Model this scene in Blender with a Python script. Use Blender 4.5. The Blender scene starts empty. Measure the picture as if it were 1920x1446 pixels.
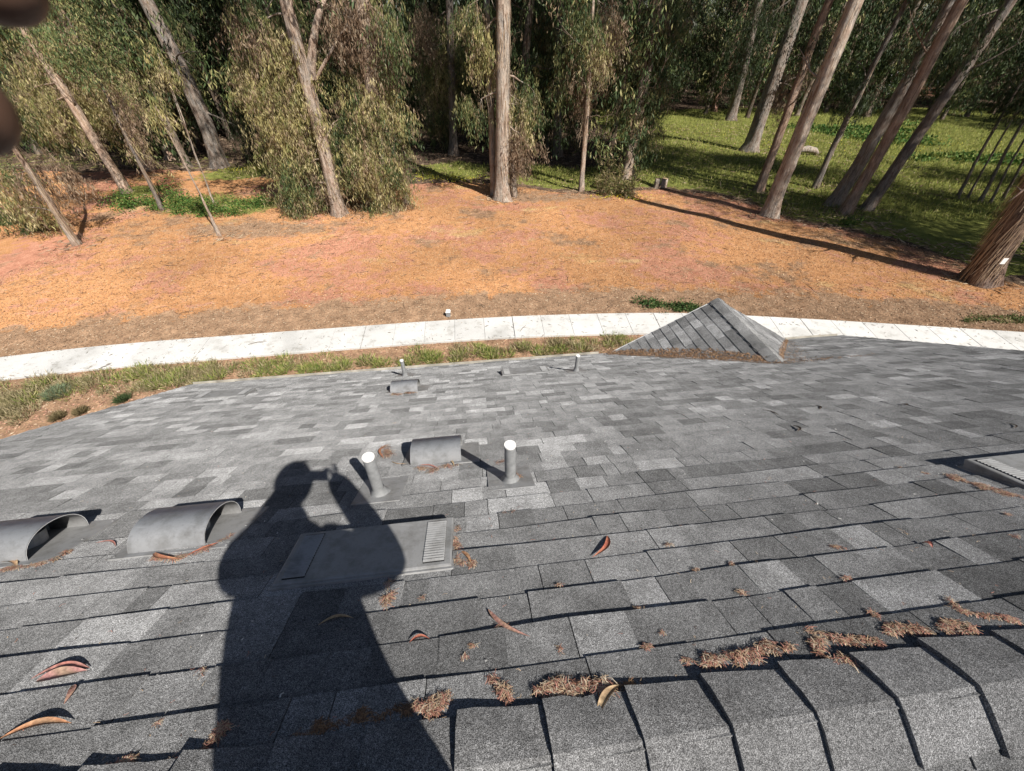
import bpy, math, random
import numpy as np
from mathutils import Vector, Matrix

# ------------------------------------------------------------------ camera, sky, sun, exposure
scene = bpy.context.scene
FPX, PITCH, ROLL, CAMH = 750.0, math.radians(41.4), math.radians(-0.3), 7.4
CAM = np.array([0.0, 0.0, CAMH])
cd = bpy.data.cameras.new('camera'); cam = bpy.data.objects.new('camera', cd)
scene.collection.objects.link(cam); scene.camera = cam
cd.sensor_fit = 'HORIZONTAL'; cd.sensor_width = 36.0; cd.lens = FPX / 1920 * 36.0
cd.clip_start = 0.005; cd.clip_end = 3000
FW = np.array([0, math.cos(PITCH), -math.sin(PITCH)]); UP0 = np.array([0, math.sin(PITCH), math.cos(PITCH)]); RT0 = np.array([1.0, 0, 0])
UP = math.cos(ROLL) * UP0 - math.sin(ROLL) * RT0; RT = math.cos(ROLL) * RT0 + math.sin(ROLL) * UP0
cam.matrix_world = Matrix(((RT[0], UP[0], -FW[0], CAM[0]), (RT[1], UP[1], -FW[1], CAM[1]), (RT[2], UP[2], -FW[2], CAM[2]), (0, 0, 0, 1)))
cd.dof.use_dof = True; cd.dof.focus_distance = 7.0; cd.dof.aperture_fstop = 12.0

SUN_EL, SUN_AZ = math.radians(46.4), math.radians(39.1)      # azimuth: light travels this far left of +Y
SUN = np.array([math.sin(SUN_AZ) * math.cos(SUN_EL), -math.cos(SUN_AZ) * math.cos(SUN_EL), math.sin(SUN_EL)])
world = bpy.data.worlds.new('World'); scene.world = world; world.use_nodes = True
wn = world.node_tree.nodes; wl = world.node_tree.links; wn.clear()
sky = wn.new('ShaderNodeTexSky'); sky.sky_type = 'NISHITA'; sky.sun_disc = False
sky.sun_elevation = SUN_EL; sky.sun_rotation = math.atan2(SUN[0], SUN[1])
bg = wn.new('ShaderNodeBackground'); bg.inputs[1].default_value = 0.05
wo = wn.new('ShaderNodeOutputWorld'); wl.new(sky.outputs[0], bg.inputs[0]); wl.new(bg.outputs[0], wo.inputs[0])
sl_ = bpy.data.lights.new('sun', 'SUN'); sl_.energy = 5.0; sl_.angle = math.radians(0.53); sl_.color = (1.0, 0.95, 0.87)
sun = bpy.data.objects.new('sun', sl_); scene.collection.objects.link(sun)
sun.rotation_euler = Vector(tuple(SUN)).to_track_quat('Z', 'Y').to_euler(); sun.location = (20, -20, 40)
scene.view_settings.view_transform = 'Standard'; scene.view_settings.look = 'None'
scene.view_settings.exposure = 0.62; scene.view_settings.gamma = 1.0
scene.render.engine = 'CYCLES'
cy = scene.cycles
cy.max_bounces = 5; cy.diffuse_bounces = 3; cy.glossy_bounces = 2; cy.transmission_bounces = 3; cy.transparent_max_bounces = 4
cy.use_denoising = True; cy.caustics_reflective = False; cy.caustics_refractive = False
try:
    cy.denoiser = 'OPENIMAGEDENOISE'; cy.denoising_input_passes = 'RGB_ALBEDO_NORMAL'
except Exception: pass

# ------------------------------------------------------------------ helpers
COL = scene.collection
rng = np.random.default_rng(7); random.seed(7)
W, H = 1920, 1446
def ray(x, y):
    d = FW + RT * (x - W / 2) / FPX - UP * (y - H / 2) / FPX
    return d / np.linalg.norm(d)
def ground_at(x, y, z=0.0):
    r = ray(x, y); return CAM + r * ((z - CAMH) / r[2])
def at_depth(x, y, Y):
    r = ray(x, y); return CAM + r * (Y / r[1])
def pix(P):
    q = np.asarray(P, float) - CAM; z = q @ FW
    return W / 2 + FPX * (q @ RT) / z, H / 2 - FPX * (q @ UP) / z
# roof frame
YAW, SLOPE, HP = math.radians(6.57), math.radians(29.7), 1.02
EU = np.array([math.cos(YAW), math.sin(YAW), 0]); EH = np.array([-math.sin(YAW), math.cos(YAW), 0]); EZ = np.array([0, 0, 1.0])
ED = EH * math.cos(SLOPE) - EZ * math.sin(SLOPE); EN = EH * math.sin(SLOPE) + EZ * math.cos(SLOPE)
def R(u, s, h=0.0): return CAM + EU * u + ED * s + EN * (h - HP)
def on_roof(x, y):
    r = ray(x, y); P = r * (-HP / (r @ EN)); return P @ EU, P @ ED
S_RIDGE, S_EAVE, U_L, U_R, EXPO = 0.715, 6.95, -4.72, 6.95, 0.143
RIDGE0 = R(0, S_RIDGE)
ED2 = -EH * math.cos(SLOPE) - EZ * math.sin(SLOPE); EN2 = -EH * math.sin(SLOPE) + EZ * math.cos(SLOPE)
def RB(u, s, h=0.0): return RIDGE0 + EU * u + ED2 * s + EN2 * h      # back slope, s from the ridge

def link(o): COL.objects.link(o); return o
def empty(name, loc, label=None, cat=None, group=None, kind=None):
    o = link(bpy.data.objects.new(name, None)); o.location = tuple(loc); o.empty_display_size = 0.2
    return tag(o, label, cat, group, kind)
def tag(o, label=None, cat=None, group=None, kind=None):
    if label: o['label'] = label
    if cat: o['category'] = cat
    if group: o['group'] = group
    if kind: o['kind'] = kind
    return o
def np_mesh(name, V, F, col=None, mat=None, smooth=False):
    """V (n,3), F (m,k) array or list of index tuples, col (n,3) point colours"""
    me = bpy.data.meshes.new(name)
    V = np.asarray(V, np.float32)
    if isinstance(F, np.ndarray):
        m, k = F.shape
        me.vertices.add(len(V)); me.vertices.foreach_set('co', V.ravel())
        me.loops.add(m * k); me.loops.foreach_set('vertex_index', F.astype(np.int32).ravel())
        me.polygons.add(m); me.polygons.foreach_set('loop_start', np.arange(0, m * k, k, dtype=np.int32))
        me.polygons.foreach_set('loop_total', np.full(m, k, np.int32))
    else:
        me.from_pydata([tuple(map(float, v)) for v in V], [], F)
    if col is not None:
        a = me.color_attributes.new('tone', 'FLOAT_COLOR', 'POINT')
        c = np.ones((len(V), 4), np.float32); c[:, :3] = col; a.data.foreach_set('color', c.ravel())
    if smooth: me.polygons.foreach_set('use_smooth', np.ones(len(me.polygons), bool))
    me.update(calc_edges=True)
    if mat: me.materials.append(mat)
    return me
def put(name, me, parent=None, world=True):
    o = link(bpy.data.objects.new(name, me))
    if parent is not None:
        o.parent = parent
        if world:
            T = Matrix.Translation(-Vector(parent.location)) if parent.parent is None else Matrix.Identity(4)
            o.matrix_parent_inverse = T
    return o
class MB:
    """collects polygons (world coordinates) for one mesh"""
    def __init__(s): s.v = []; s.f = []; s.c = []
    def poly(s, pts, col=(1, 1, 1)):
        i = len(s.v); s.v += [tuple(p) for p in pts]; s.c += [col] * len(pts); s.f.append(tuple(range(i, i + len(pts))))
    def hexa(s, b, t, col=(1, 1, 1), bottom=True):
        """b, t: four bottom and four top corners (counter-clockwise seen from the top)"""
        i = len(s.v); s.v += [tuple(p) for p in list(b) + list(t)]; s.c += [col] * 8
        s.f += [(i + 4, i + 5, i + 6, i + 7)] + [(i + a, i + (a + 1) % 4, i + 4 + (a + 1) % 4, i + 4 + a) for a in range(4)]
        if bottom: s.f.append((i + 3, i + 2, i + 1, i))
    def tube(s, path, rad, n=10, col=(1, 1, 1), cap=True):
        path = [np.asarray(p, float) for p in path]; i0 = len(s.v)
        for k, p in enumerate(path):
            t = path[min(k + 1, len(path) - 1)] - path[max(k - 1, 0)]; t /= np.linalg.norm(t) + 1e-9
            a = np.cross(t, [0, 1, 0.03]); a /= np.linalg.norm(a) + 1e-9; b = np.cross(t, a)
            r = rad[k] if hasattr(rad, '__len__') else rad
            for q in range(n):
                w = 2 * math.pi * q / n; s.v.append(tuple(p + r * (math.cos(w) * a + math.sin(w) * b))); s.c.append(col)
        for k in range(len(path) - 1):
            for q in range(n):
                a0 = i0 + k * n + q; a1 = i0 + k * n + (q + 1) % n
                s.f.append((a0, a1, a1 + n, a0 + n))
        if cap:
            s.f.append(tuple(range(i0 + n - 1, i0 - 1, -1))); e = i0 + (len(path) - 1) * n; s.f.append(tuple(range(e, e + n)))
    def mesh(s, name, mat, smooth=False):
        return np_mesh(name, np.array(s.v), s.f, np.array(s.c), mat, smooth)
    def build(s, name, mat, parent=None, smooth=False):
        return put(name, s.mesh(name, mat, smooth), parent)

# ------------------------------------------------------------------ materials
class Mat:
    def __init__(s, name):
        s.m = bpy.data.materials.new(name); s.m.use_nodes = True; s.n = s.m.node_tree.nodes; s.l = s.m.node_tree.links
        s.n.clear(); s.out = s.n.new('ShaderNodeOutputMaterial')
    def node(s, t, **kw):
        o = s.n.new(t)
        for k, v in kw.items(): setattr(o, k, v)
        return o
    def noise(s, vec, scale, detail=3.0, rough=0.55):
        o = s.node('ShaderNodeTexNoise'); o.inputs['Scale'].default_value = scale; o.inputs['Detail'].default_value = detail
        o.inputs['Roughness'].default_value = rough
        if vec is not None: s.l.new(vec, o.inputs['Vector'])
        return o.outputs['Fac']
    def pos(s, scale=(1, 1, 1), obj=False):
        src = s.node('ShaderNodeTexCoord').outputs['Object'] if obj else s.node('ShaderNodeNewGeometry').outputs['Position']
        mp = s.node('ShaderNodeMapping'); mp.inputs['Scale'].default_value = scale; s.l.new(src, mp.inputs['Vector'])
        return mp.outputs['Vector']
    def ramp(s, fac, stops):
        o = s.node('ShaderNodeValToRGB'); e = o.color_ramp.elements
        while len(e) < len(stops): e.new(0.5)
        for k, (p, c) in enumerate(stops):
            e[k].position = p; e[k].color = (*c, 1) if len(c) == 3 else c
        s.l.new(fac, o.inputs[0]); return o.outputs[0]
    def mix(s, fac, a, b, mode='MIX'):
        o = s.node('ShaderNodeMix', data_type='RGBA', blend_type=mode)
        for sock, v in ((o.inputs[0], fac), (o.inputs[6], a), (o.inputs[7], b)):
            if hasattr(v, 'is_linked') or hasattr(v, 'links'): s.l.new(v, sock)
            else: sock.default_value = v if not hasattr(v, '__len__') else (*v, 1)
        return o.outputs[2]
    def math(s, op, a, b=0.0):
        o = s.node('ShaderNodeMath', operation=op)
        for sock, v in ((o.inputs[0], a), (o.inputs[1], b)):
            if hasattr(v, 'links'): s.l.new(v, sock)
            else: sock.default_value = v
        return o.outputs[0]
    def attr(s, name='tone'):
        return s.node('ShaderNodeAttribute', attribute_name=name).outputs['Color']
    def bump(s, h, dist, strength=1.0):
        o = s.node('ShaderNodeBump'); o.inputs['Distance'].default_value = dist; o.inputs['Strength'].default_value = strength
        s.l.new(h, o.inputs['Height']); return o.outputs[0]
    def finish(s, col, rough=0.9, normal=None, metal=0.0, diffuse=None, spec=0.3, transl=0.0):
        if diffuse is not None:
            b = s.node('ShaderNodeBsdfDiffuse'); b.inputs['Roughness'].default_value = diffuse; ci = b.inputs['Color']
        else:
            b = s.node('ShaderNodeBsdfPrincipled'); b.inputs['Roughness'].default_value = rough; b.inputs['Metallic'].default_value = metal
            b.inputs['Specular IOR Level'].default_value = spec; ci = b.inputs['Base Color']
        if hasattr(col, 'links'): s.l.new(col, ci)
        else: ci.default_value = (*col, 1)
        if normal is not None: s.l.new(normal, b.inputs['Normal'])
        res = b.outputs[0]
        if transl:
            t = s.node('ShaderNodeBsdfTranslucent'); mx = s.node('ShaderNodeMixShader'); mx.inputs[0].default_value = transl
            if hasattr(col, 'links'): s.l.new(col, t.inputs[0])
            else: t.inputs[0].default_value = (*col, 1)
            s.l.new(res, mx.inputs[1]); s.l.new(t.outputs[0], mx.inputs[2]); res = mx.outputs[0]
        s.l.new(res, s.out.inputs[0]); return s.m

def mat_shingle():
    m = Mat('asphalt_shingle'); p = m.pos()
    g1 = m.noise(p, 430, 1.5, 0.75); g2 = m.noise(p, 110, 2, 0.6); g3 = m.noise(p, 1.7, 3); g4 = m.noise(p, 9, 4, 0.65)
    speck = m.ramp(g1, [(0.33, (0.28,) * 3), (0.5, (0.95,) * 3), (0.66, (2.3,) * 3)])
    med = m.ramp(g2, [(0.3, (0.72,) * 3), (0.7, (1.3,) * 3)])
    big = m.ramp(g3, [(0.3, (0.88,) * 3), (0.7, (1.12,) * 3)])
    c = m.mix(1.0, m.attr(), speck, 'MULTIPLY'); c = m.mix(1.0, c, med, 'MULTIPLY'); c = m.mix(1.0, c, big, 'MULTIPLY'); c = m.mix(1.0, c, m.ramp(g4, [(0.3, (0.74,) * 3), (0.7, (1.22,) * 3)]), 'MULTIPLY')
    hgt = m.math('ADD', g1, m.math('MULTIPLY', g2, 0.6))
    return m.finish(c, normal=m.bump(hgt, 0.0035, 0.7), diffuse=1.0)
def mat_attr(name, rough=0.8, transl=0.0, noise=None, spec=0.3, bump=None):
    m = Mat(name); c = m.attr(); nm = None
    if noise:
        f = m.noise(m.pos(), noise, 3); c = m.mix(1.0, c, m.ramp(f, [(0.3, (0.65,) * 3), (0.7, (1.35,) * 3)]), 'MULTIPLY')
        if bump: nm = m.bump(f, bump)
    return m.finish(c, rough, normal=nm, transl=transl, spec=spec)
def mat_flat(name, col, rough=0.6, noise=25.0, amt=0.15, metal=0.0, spec=0.4, stretch=(1, 1, 1)):
    m = Mat(name); p = m.pos(stretch); f = m.noise(p, noise, 4)
    c = m.ramp(f, [(0.3, tuple(x * (1 - amt) for x in col)), (0.7, tuple(min(1, x * (1 + amt)) for x in col))])
    return m.finish(c, rough, metal=metal, spec=spec)
def mat_metal(name='galvanised_sheet', g=1.13):
    m = Mat(name); f = m.noise(m.pos(), 3.5, 4); dirt = m.noise(m.pos(), 11, 5, 0.7); spk = m.noise(m.pos(), 90, 3, 0.7); sc = m.noise(m.pos((6, 60, 60)), 1.0, 4, 0.7)
    c = m.ramp(f, [(0.3, (0.38 * g, 0.385 * g, 0.39 * g)), (0.7, (0.47 * g, 0.47 * g, 0.475 * g))])
    c = m.mix(m.ramp(sc, [(0.62, (0, 0, 0)), (0.72, (0.5, 0.5, 0.5))]), c, (0.62 * g, 0.62 * g, 0.62 * g))
    c = m.mix(1.0, c, m.ramp(dirt, [(0.32, (0.66, 0.65, 0.63)), (0.55, (1.0,) * 3)]), 'MULTIPLY'); c = m.mix(1.0, c, m.ramp(spk, [(0.28, (0.78,) * 3), (0.42, (1.0,) * 3)]), 'MULTIPLY')
    return m.finish(c, 0.6, spec=0.3, normal=m.bump(f, 0.006, 0.5))
def mat_concrete():
    m = Mat('concrete'); p = m.pos(); f = m.noise(p, 0.8, 5); g = m.noise(p, 40, 4)
    c = m.ramp(f, [(0.3, (0.44, 0.435, 0.42)), (0.48, (0.56, 0.555, 0.54)), (0.7, (0.62, 0.61, 0.595))])
    st = m.noise(p, 3.2, 5, 0.7); c = m.mix(1.0, c, m.ramp(st, [(0.30, (0.78, 0.765, 0.74)), (0.46, (1.0,) * 3)]), 'MULTIPLY')
    c = m.mix(1.0, c, m.ramp(g, [(0.3, (0.86,) * 3), (0.65, (1.06,) * 3)]), 'MULTIPLY')
    c = m.mix(1.0, c, m.attr(), 'MULTIPLY')
    return m.finish(c, 0.9, normal=m.bump(g, 0.003, 0.4), spec=0.2)
def mat_ground():
    m = Mat('ground_soil'); p = m.pos(); mask = m.attr()
    sp = m.node('ShaderNodeSeparateColor'); m.l.new(mask, sp.inputs[0])
    big = m.noise(p, 0.2, 5, 0.65); mid = m.noise(p, 2.2, 4, 0.65); fine = m.noise(m.pos((1, 1.6, 1)), 16, 4, 0.7); finer = m.noise(p, 60, 3, 0.7); rag = m.noise(p, 0.8, 5, 0.7)
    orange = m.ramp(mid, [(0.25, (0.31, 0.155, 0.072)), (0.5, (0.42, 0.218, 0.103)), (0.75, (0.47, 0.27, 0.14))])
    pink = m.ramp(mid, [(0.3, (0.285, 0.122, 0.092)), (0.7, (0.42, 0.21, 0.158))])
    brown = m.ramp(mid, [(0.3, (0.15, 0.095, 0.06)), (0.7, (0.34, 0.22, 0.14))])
    pf = m.ramp(m.math('ADD', big, m.math('MULTIPLY', m.math('SUBTRACT', mid, 0.5), 0.45)), [(0.50, (0, 0, 0)), (0.56, (0.72,) * 3)])
    mulch = m.mix(pf, orange, pink)
    bf = m.ramp(m.noise(p, 0.3, 6, 0.72), [(0.55, (0, 0, 0)), (0.61, (0.9,) * 3)])
    mulch = m.mix(bf, mulch, brown)
    yf = m.ramp(m.noise(m.pos((.8, 1.3, 1)), 0.26, 5, 0.7), [(0.59, (0, 0, 0)), (0.66, (0.75,) * 3)])
    mulch = m.mix(yf, mulch, m.ramp(mid, [(0.3, (0.36, 0.24, 0.11)), (0.7, (0.52, 0.38, 0.19))]))
    grass = m.ramp(mid, [(0.3, (0.09, 0.105, 0.028)), (0.7, (0.21, 0.215, 0.062))])
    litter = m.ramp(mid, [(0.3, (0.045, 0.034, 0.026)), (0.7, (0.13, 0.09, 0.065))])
    def edge(ch, amp=0.9):
        v = m.math('ADD', ch, m.math('MULTIPLY', m.math('SUBTRACT', m.math('ADD', mid, m.math('MULTIPLY', m.math('SUBTRACT', rag, 0.5), 1.3)), 0.5), amp))
        return m.ramp(v, [(0.42, (0, 0, 0)), (0.58, (1, 1, 1))])
    mulch = m.mix(1.0, mulch, m.ramp(m.noise(p, 0.13, 3, 0.5), [(0.35, (0.74,) * 3), (0.6, (1.06,) * 3)]), 'MULTIPLY')
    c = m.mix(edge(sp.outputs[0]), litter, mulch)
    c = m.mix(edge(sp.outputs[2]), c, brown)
    c = m.mix(edge(sp.outputs[1]), c, grass)
    sp2 = m.ramp(fine, [(0.28, (0.6,) * 3), (0.5, (0.98,) * 3), (0.72, (1.35,) * 3)])
    c = m.mix(1.0, c, sp2, 'MULTIPLY'); c = m.mix(1.0, c, m.ramp(finer, [(0.3, (0.7,) * 3), (0.7, (1.3,) * 3)]), 'MULTIPLY')
    return m.finish(c, normal=m.bump(m.math('ADD', fine, m.math('MULTIPLY', mid, 2.0)), 0.06, 0.6), diffuse=0.8)
def mat_bark():
    m = Mat('gum_bark'); oi = m.node('ShaderNodeObjectInfo')
    st = m.noise(m.pos((5, 5, 0.55), obj=True), 2.2, 6, 0.7); pt = m.noise(m.pos((1.3, 1.3, 0.6), obj=True), 2.4, 5, 0.65); fi = m.noise(m.pos((14, 14, 1.2), obj=True), 3, 4, 0.7)
    c = m.ramp(st, [(0.32, (0.08, 0.058, 0.045)), (0.40, (0.26, 0.195, 0.15)), (0.50, (0.44, 0.36, 0.295)), (0.64, (0.60, 0.53, 0.46))])
    peel = m.ramp(pt, [(0.40, (0.22, 0.215, 0.21)), (0.47, (0.50, 0.44, 0.375)), (0.56, (0.47, 0.36, 0.285)), (0.60, (0.27, 0.165, 0.12)), (0.68, (0.42, 0.31, 0.24))])
    c = m.mix(m.ramp(st, [(0.35, (0.25,) * 3), (0.6, (0.65,) * 3)]), c, peel)
    c = m.mix(1.0, c, m.ramp(fi, [(0.3, (0.55,) * 3), (0.7, (1.3,) * 3)]), 'MULTIPLY')
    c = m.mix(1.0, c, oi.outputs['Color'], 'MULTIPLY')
    return m.finish(c, 0.85, normal=m.bump(m.math('ADD', m.math('ADD', st, fi), m.math('MULTIPLY', pt, 1.5)), 0.09, 0.9), spec=0.15)

M_SH = mat_shingle(); M_METAL = mat_metal(); M_FLANGE = mat_metal('painted_flange', .66); M_LOW = mat_metal('painted_hood', .6); M_CONC = mat_concrete(); M_GROUND = mat_ground(); M_BARK = mat_bark()
M_LEAF = mat_attr('gum_leaf', 0.55, transl=0.36, spec=0.4); M_SHADELEAF = mat_attr('grove_shade_leaf', 0.6, transl=0.12, spec=0.25); M_LITTER = mat_attr('dry_litter', 0.8, spec=0.15)  # M_SHADELEAF passes less light, to deepen the shade in grove and crowns
M_CHIP = mat_attr('wood_chip', 0.9, spec=0.1); M_GRASS = mat_attr('grass_blade', 0.7, transl=0.2, spec=0.2)
M_DLEAF = mat_attr('dried_leaf', 0.6, noise=90, spec=0.3, transl=0.1, bump=0.002)
M_WHITE = mat_flat('white_paint', (0.72, 0.71, 0.69), 0.5); M_STUCCO = mat_flat('stucco', (0.52, 0.46, 0.38), 0.9, 60)
M_PIPE = mat_flat('painted_pipe', (0.24, 0.245, 0.25), 0.55, 30, 0.2); M_DARK = mat_flat('shade_black', (0.02, 0.02, 0.02), 0.9)  # M_DARK: near-black colour standing in for shade inside the vents
M_FELT = mat_flat('roof_underlay', (0.05, 0.05, 0.052), 0.95); M_WOOD = mat_flat('cut_wood', (0.36, 0.25, 0.16), 0.85, 12, 0.3, stretch=(1, 1, 0.3))
M_SKIN = mat_flat('skin', (0.105, 0.058, 0.04), 0.55, 60, 0.08); M_JACKET = mat_flat('jacket_cloth', (0.035, 0.04, 0.055), 0.9, 80, 0.2)
M_JEANS = mat_flat('trouser_cloth', (0.04, 0.055, 0.09), 0.9, 120, 0.2); M_PHONE = mat_flat('phone_black', (0.015, 0.015, 0.017), 0.25, spec=0.5)
M_HAIR = mat_flat('hair', (0.02, 0.014, 0.01), 0.6, 200, 0.4); M_SHOE = mat_flat('shoe', (0.05, 0.045, 0.04), 0.8)
M_GLASS = mat_flat('window_glass', (0.03, 0.035, 0.045), 0.08, spec=0.6); M_SIDING = mat_flat('white_siding', (0.74, 0.75, 0.76), 0.7, 2, 0.06)
M_BROWNWOOD = mat_flat('red_brown_boards', (0.24, 0.12, 0.075), 0.85, 6, 0.3, stretch=(1, 1, 0.2))

# ------------------------------------------------------------------ ground
def sm(a, b, x): t = np.clip((x - a) / (b - a), 0, 1); return t * t * (3 - 2 * t)
def wob(x, y):
    return (np.sin(x * 0.31 + 1.3) * np.cos(y * 0.27 - 0.4) + 0.5 * np.sin(x * 0.83 - y * 0.61) + 0.3 * np.sin(x * 1.7 + y * 1.3 + 2)) / 1.8
back_px = [(-300, 300), (0, 318), (150, 322), (300, 318), (440, 320), (560, 345), (700, 348), (780, 344), (880, 340), (960, 350), (1100, 366), (1240, 352), (1330, 362), (1420, 385), (1500, 415), (1600, 436), (1750, 470), (1900, 530)]
back = np.array([ground_at(*q)[:2] for q in back_px]); back = back[np.argsort(back[:, 0])]
def y_back(x): return np.interp(x, back[:, 0], back[:, 1])
far_px = [(0, 672), (200, 649), (400, 634), (700, 612), (830, 603), (960, 595), (1120, 590), (1280, 588), (1400, 594), (1600, 605), (1800, 618), (1920, 625)]
fe = np.array([ground_at(*q)[:2] for q in far_px])
fe = np.vstack([[-40, 3.2], [-24, 7.6], fe, [26, 9.3], [42, 5.0]])
cf = np.polyfit(fe[:, 0], fe[:, 1], 6)
def y_walk(x):
    return np.interp(x, fe[:, 0], fe[:, 1])
# smooth the far edge of the walk
_xs = np.linspace(-38, 40, 400); _ys = np.interp(_xs, fe[:, 0], fe[:, 1])
for _ in range(60): _ys[1:-1] = 0.25 * _ys[:-2] + 0.5 * _ys[1:-1] + 0.25 * _ys[2:]
def y_walk(x): return np.interp(x, _xs, _ys)
WALK_W = 1.24
def gz(x, y):
    x = np.asarray(x, float); y = np.asarray(y, float)
    a = sm(14, 19, y); return a * (0.10 * wob(x, y) + 0.05 * wob(x * 2.3, y * 2.1 + 5)) - 0.02 * (1 - a)
def grid_axis(lo, hi, step, far):
    core = np.arange(lo, hi + 1e-6, step); ext = []
    d = step
    p = hi
    while p < far: d *= 1.35; p += d; ext.append(p)
    neg = []; d = step; p = lo
    while p > -far: d *= 1.35; p -= d; neg.append(p)
    return np.array(neg[::-1] + list(core) + ext)
gx = grid_axis(-34, 40, 0.4, 900); gy = grid_axis(4, 60, 0.4, 900)
X, Y = np.meshgrid(gx, gy); Z = gz(X, Y) * (np.hypot(X, Y) < 120)
GP = [ground_at(*q)[:2] for q in [(380, 385), (260, 360), (470, 385)]]           # green patches in the mulch on the left
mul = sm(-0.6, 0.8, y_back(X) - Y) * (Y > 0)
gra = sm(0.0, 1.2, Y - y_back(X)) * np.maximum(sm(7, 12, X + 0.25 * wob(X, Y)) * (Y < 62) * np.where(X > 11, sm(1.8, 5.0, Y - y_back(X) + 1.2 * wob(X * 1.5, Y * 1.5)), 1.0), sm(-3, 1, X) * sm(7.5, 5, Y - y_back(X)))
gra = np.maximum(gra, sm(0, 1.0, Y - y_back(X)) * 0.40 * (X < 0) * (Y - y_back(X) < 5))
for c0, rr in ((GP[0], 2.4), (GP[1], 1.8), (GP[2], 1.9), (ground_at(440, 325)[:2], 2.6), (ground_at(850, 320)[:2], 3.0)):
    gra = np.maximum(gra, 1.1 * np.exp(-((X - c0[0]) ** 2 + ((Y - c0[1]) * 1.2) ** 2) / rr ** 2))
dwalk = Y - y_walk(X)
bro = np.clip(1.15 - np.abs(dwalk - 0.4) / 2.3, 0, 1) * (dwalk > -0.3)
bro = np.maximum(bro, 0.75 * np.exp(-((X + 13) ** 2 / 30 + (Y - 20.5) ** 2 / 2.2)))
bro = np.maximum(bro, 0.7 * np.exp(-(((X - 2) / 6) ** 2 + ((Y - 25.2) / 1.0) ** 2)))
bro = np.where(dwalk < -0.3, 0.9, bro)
V = np.stack([X, Y, Z], -1).reshape(-1, 3); ny, nx = X.shape
idx = np.arange(ny * nx).reshape(ny, nx)
F = np.stack([idx[:-1, :-1], idx[:-1, 1:], idx[1:, 1:], idx[1:, :-1]], -1).reshape(-1, 4)
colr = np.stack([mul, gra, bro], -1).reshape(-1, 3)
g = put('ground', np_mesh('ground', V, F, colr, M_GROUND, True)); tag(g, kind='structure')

# ------------------------------------------------------------------ sidewalk of separate slabs
walk = empty('sidewalk', (0, 11, 0), kind='structure')
xs = np.linspace(-36, 38, 3000); ys = y_walk(xs); arc = np.concatenate([[0], np.cumsum(np.hypot(np.diff(xs), np.diff(ys)))])
a0 = np.interp(0.01, xs, arc); PITCHW = 0.985
bed = MB()
k0, k1 = int(-a0 // PITCHW) + 1, int((arc[-1] - a0) // PITCHW)
def walk_pt(a, off, z):
    x = np.interp(a, arc, xs); x2 = np.interp(a + 0.05, arc, xs); y = y_walk(x); y2 = y_walk(x2)
    t = np.array([x2 - x, y2 - y]); t /= np.linalg.norm(t) + 1e-9; nrm = np.array([t[1], -t[0]])
    return np.array([x + nrm[0] * off, y + nrm[1] * off, z])
for k in range(k0, k1):
    A, B = a0 + k * PITCHW, a0 + (k + 1) * PITCHW
    wide = 0.008 if k % 5 == 0 else 0.0025
    A2 = A + wide; B2 = B - (0.008 if (k + 1) % 5 == 0 else 0.0025); mb = MB()
    zt = 0.055 + rng.normal(0, 0.0015); tn = 1 + rng.normal(0, 0.03)
    b = [walk_pt(A2, WALK_W, -0.06), walk_pt(B2, WALK_W, -0.06), walk_pt(B2, 0, -0.06), walk_pt(A2, 0, -0.06)]
    bev = 0.008
    m1 = [walk_pt(A2, WALK_W, zt - bev), walk_pt(B2, WALK_W, zt - bev), walk_pt(B2, 0, zt - bev), walk_pt(A2, 0, zt - bev)]
    t = [walk_pt(A2 + 0.006, WALK_W - bev, zt), walk_pt(B2 - 0.006, WALK_W - bev, zt), walk_pt(B2 - 0.006, bev, zt), walk_pt(A2 + 0.006, bev, zt)]
    mb.hexa(b, m1, (tn,) * 3, False); mb.f.pop(0); mb.hexa(m1, t, (tn,) * 3, False)
    mb.build('slab', M_CONC, walk)
for k in range(k0, k1, 2):
    A, B = a0 + k * PITCHW, a0 + min(k + 2, k1) * PITCHW
    bed.poly([walk_pt(A, WALK_W - 0.02, 0.012), walk_pt(B, WALK_W - 0.02, 0.012), walk_pt(B, 0.02, 0.012), walk_pt(A, 0.02, 0.012)])
bed.build('bed', M_FELT, walk)
# ------------------------------------------------------------------ house: roof deck, shingles, caps, vents
house = empty('house', tuple(R(1.1, 3.5)[:2]) + (0.0,), 'grey shingled house roof filling the foreground, seen from its ridge, with vents and pipes', 'house')
deck = MB(); dt = 0.03
deck.hexa([R(U_L, S_EAVE, -dt), R(U_R, S_EAVE, -dt), R(U_R, S_RIDGE, -dt), R(U_L, S_RIDGE, -dt)][::-1], [R(U_L, S_EAVE, -.003), R(U_R, S_EAVE, -.003), R(U_R, S_RIDGE, -.003), R(U_L, S_RIDGE, -.003)][::-1])
BACK_S = 6.3
deck.hexa([RB(U_L, 0, -dt), RB(U_R, 0, -dt), RB(U_R, BACK_S, -dt), RB(U_L, BACK_S, -dt)][::-1], [RB(U_L, 0, -.003), RB(U_R, 0, -.003), RB(U_R, BACK_S, -.003), RB(U_L, BACK_S, -.003)][::-1])
roof = deck.build('roof', M_FELT, house)
GREYS = [0.11, 0.13, 0.148, 0.162, 0.176, 0.198, 0.235]
GW = [0.12, 0.17, 0.2, 0.19, 0.15, 0.1, 0.07]
def tone(r=rng):
    t = r.choice(GREYS, p=np.array(GW) / sum(GW)) * r.uniform(0.93, 1.07)
    return (t * 1.0, t * 1.005, t * 1.02)
pieces = []                                      # (8 corners, tone)
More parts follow.
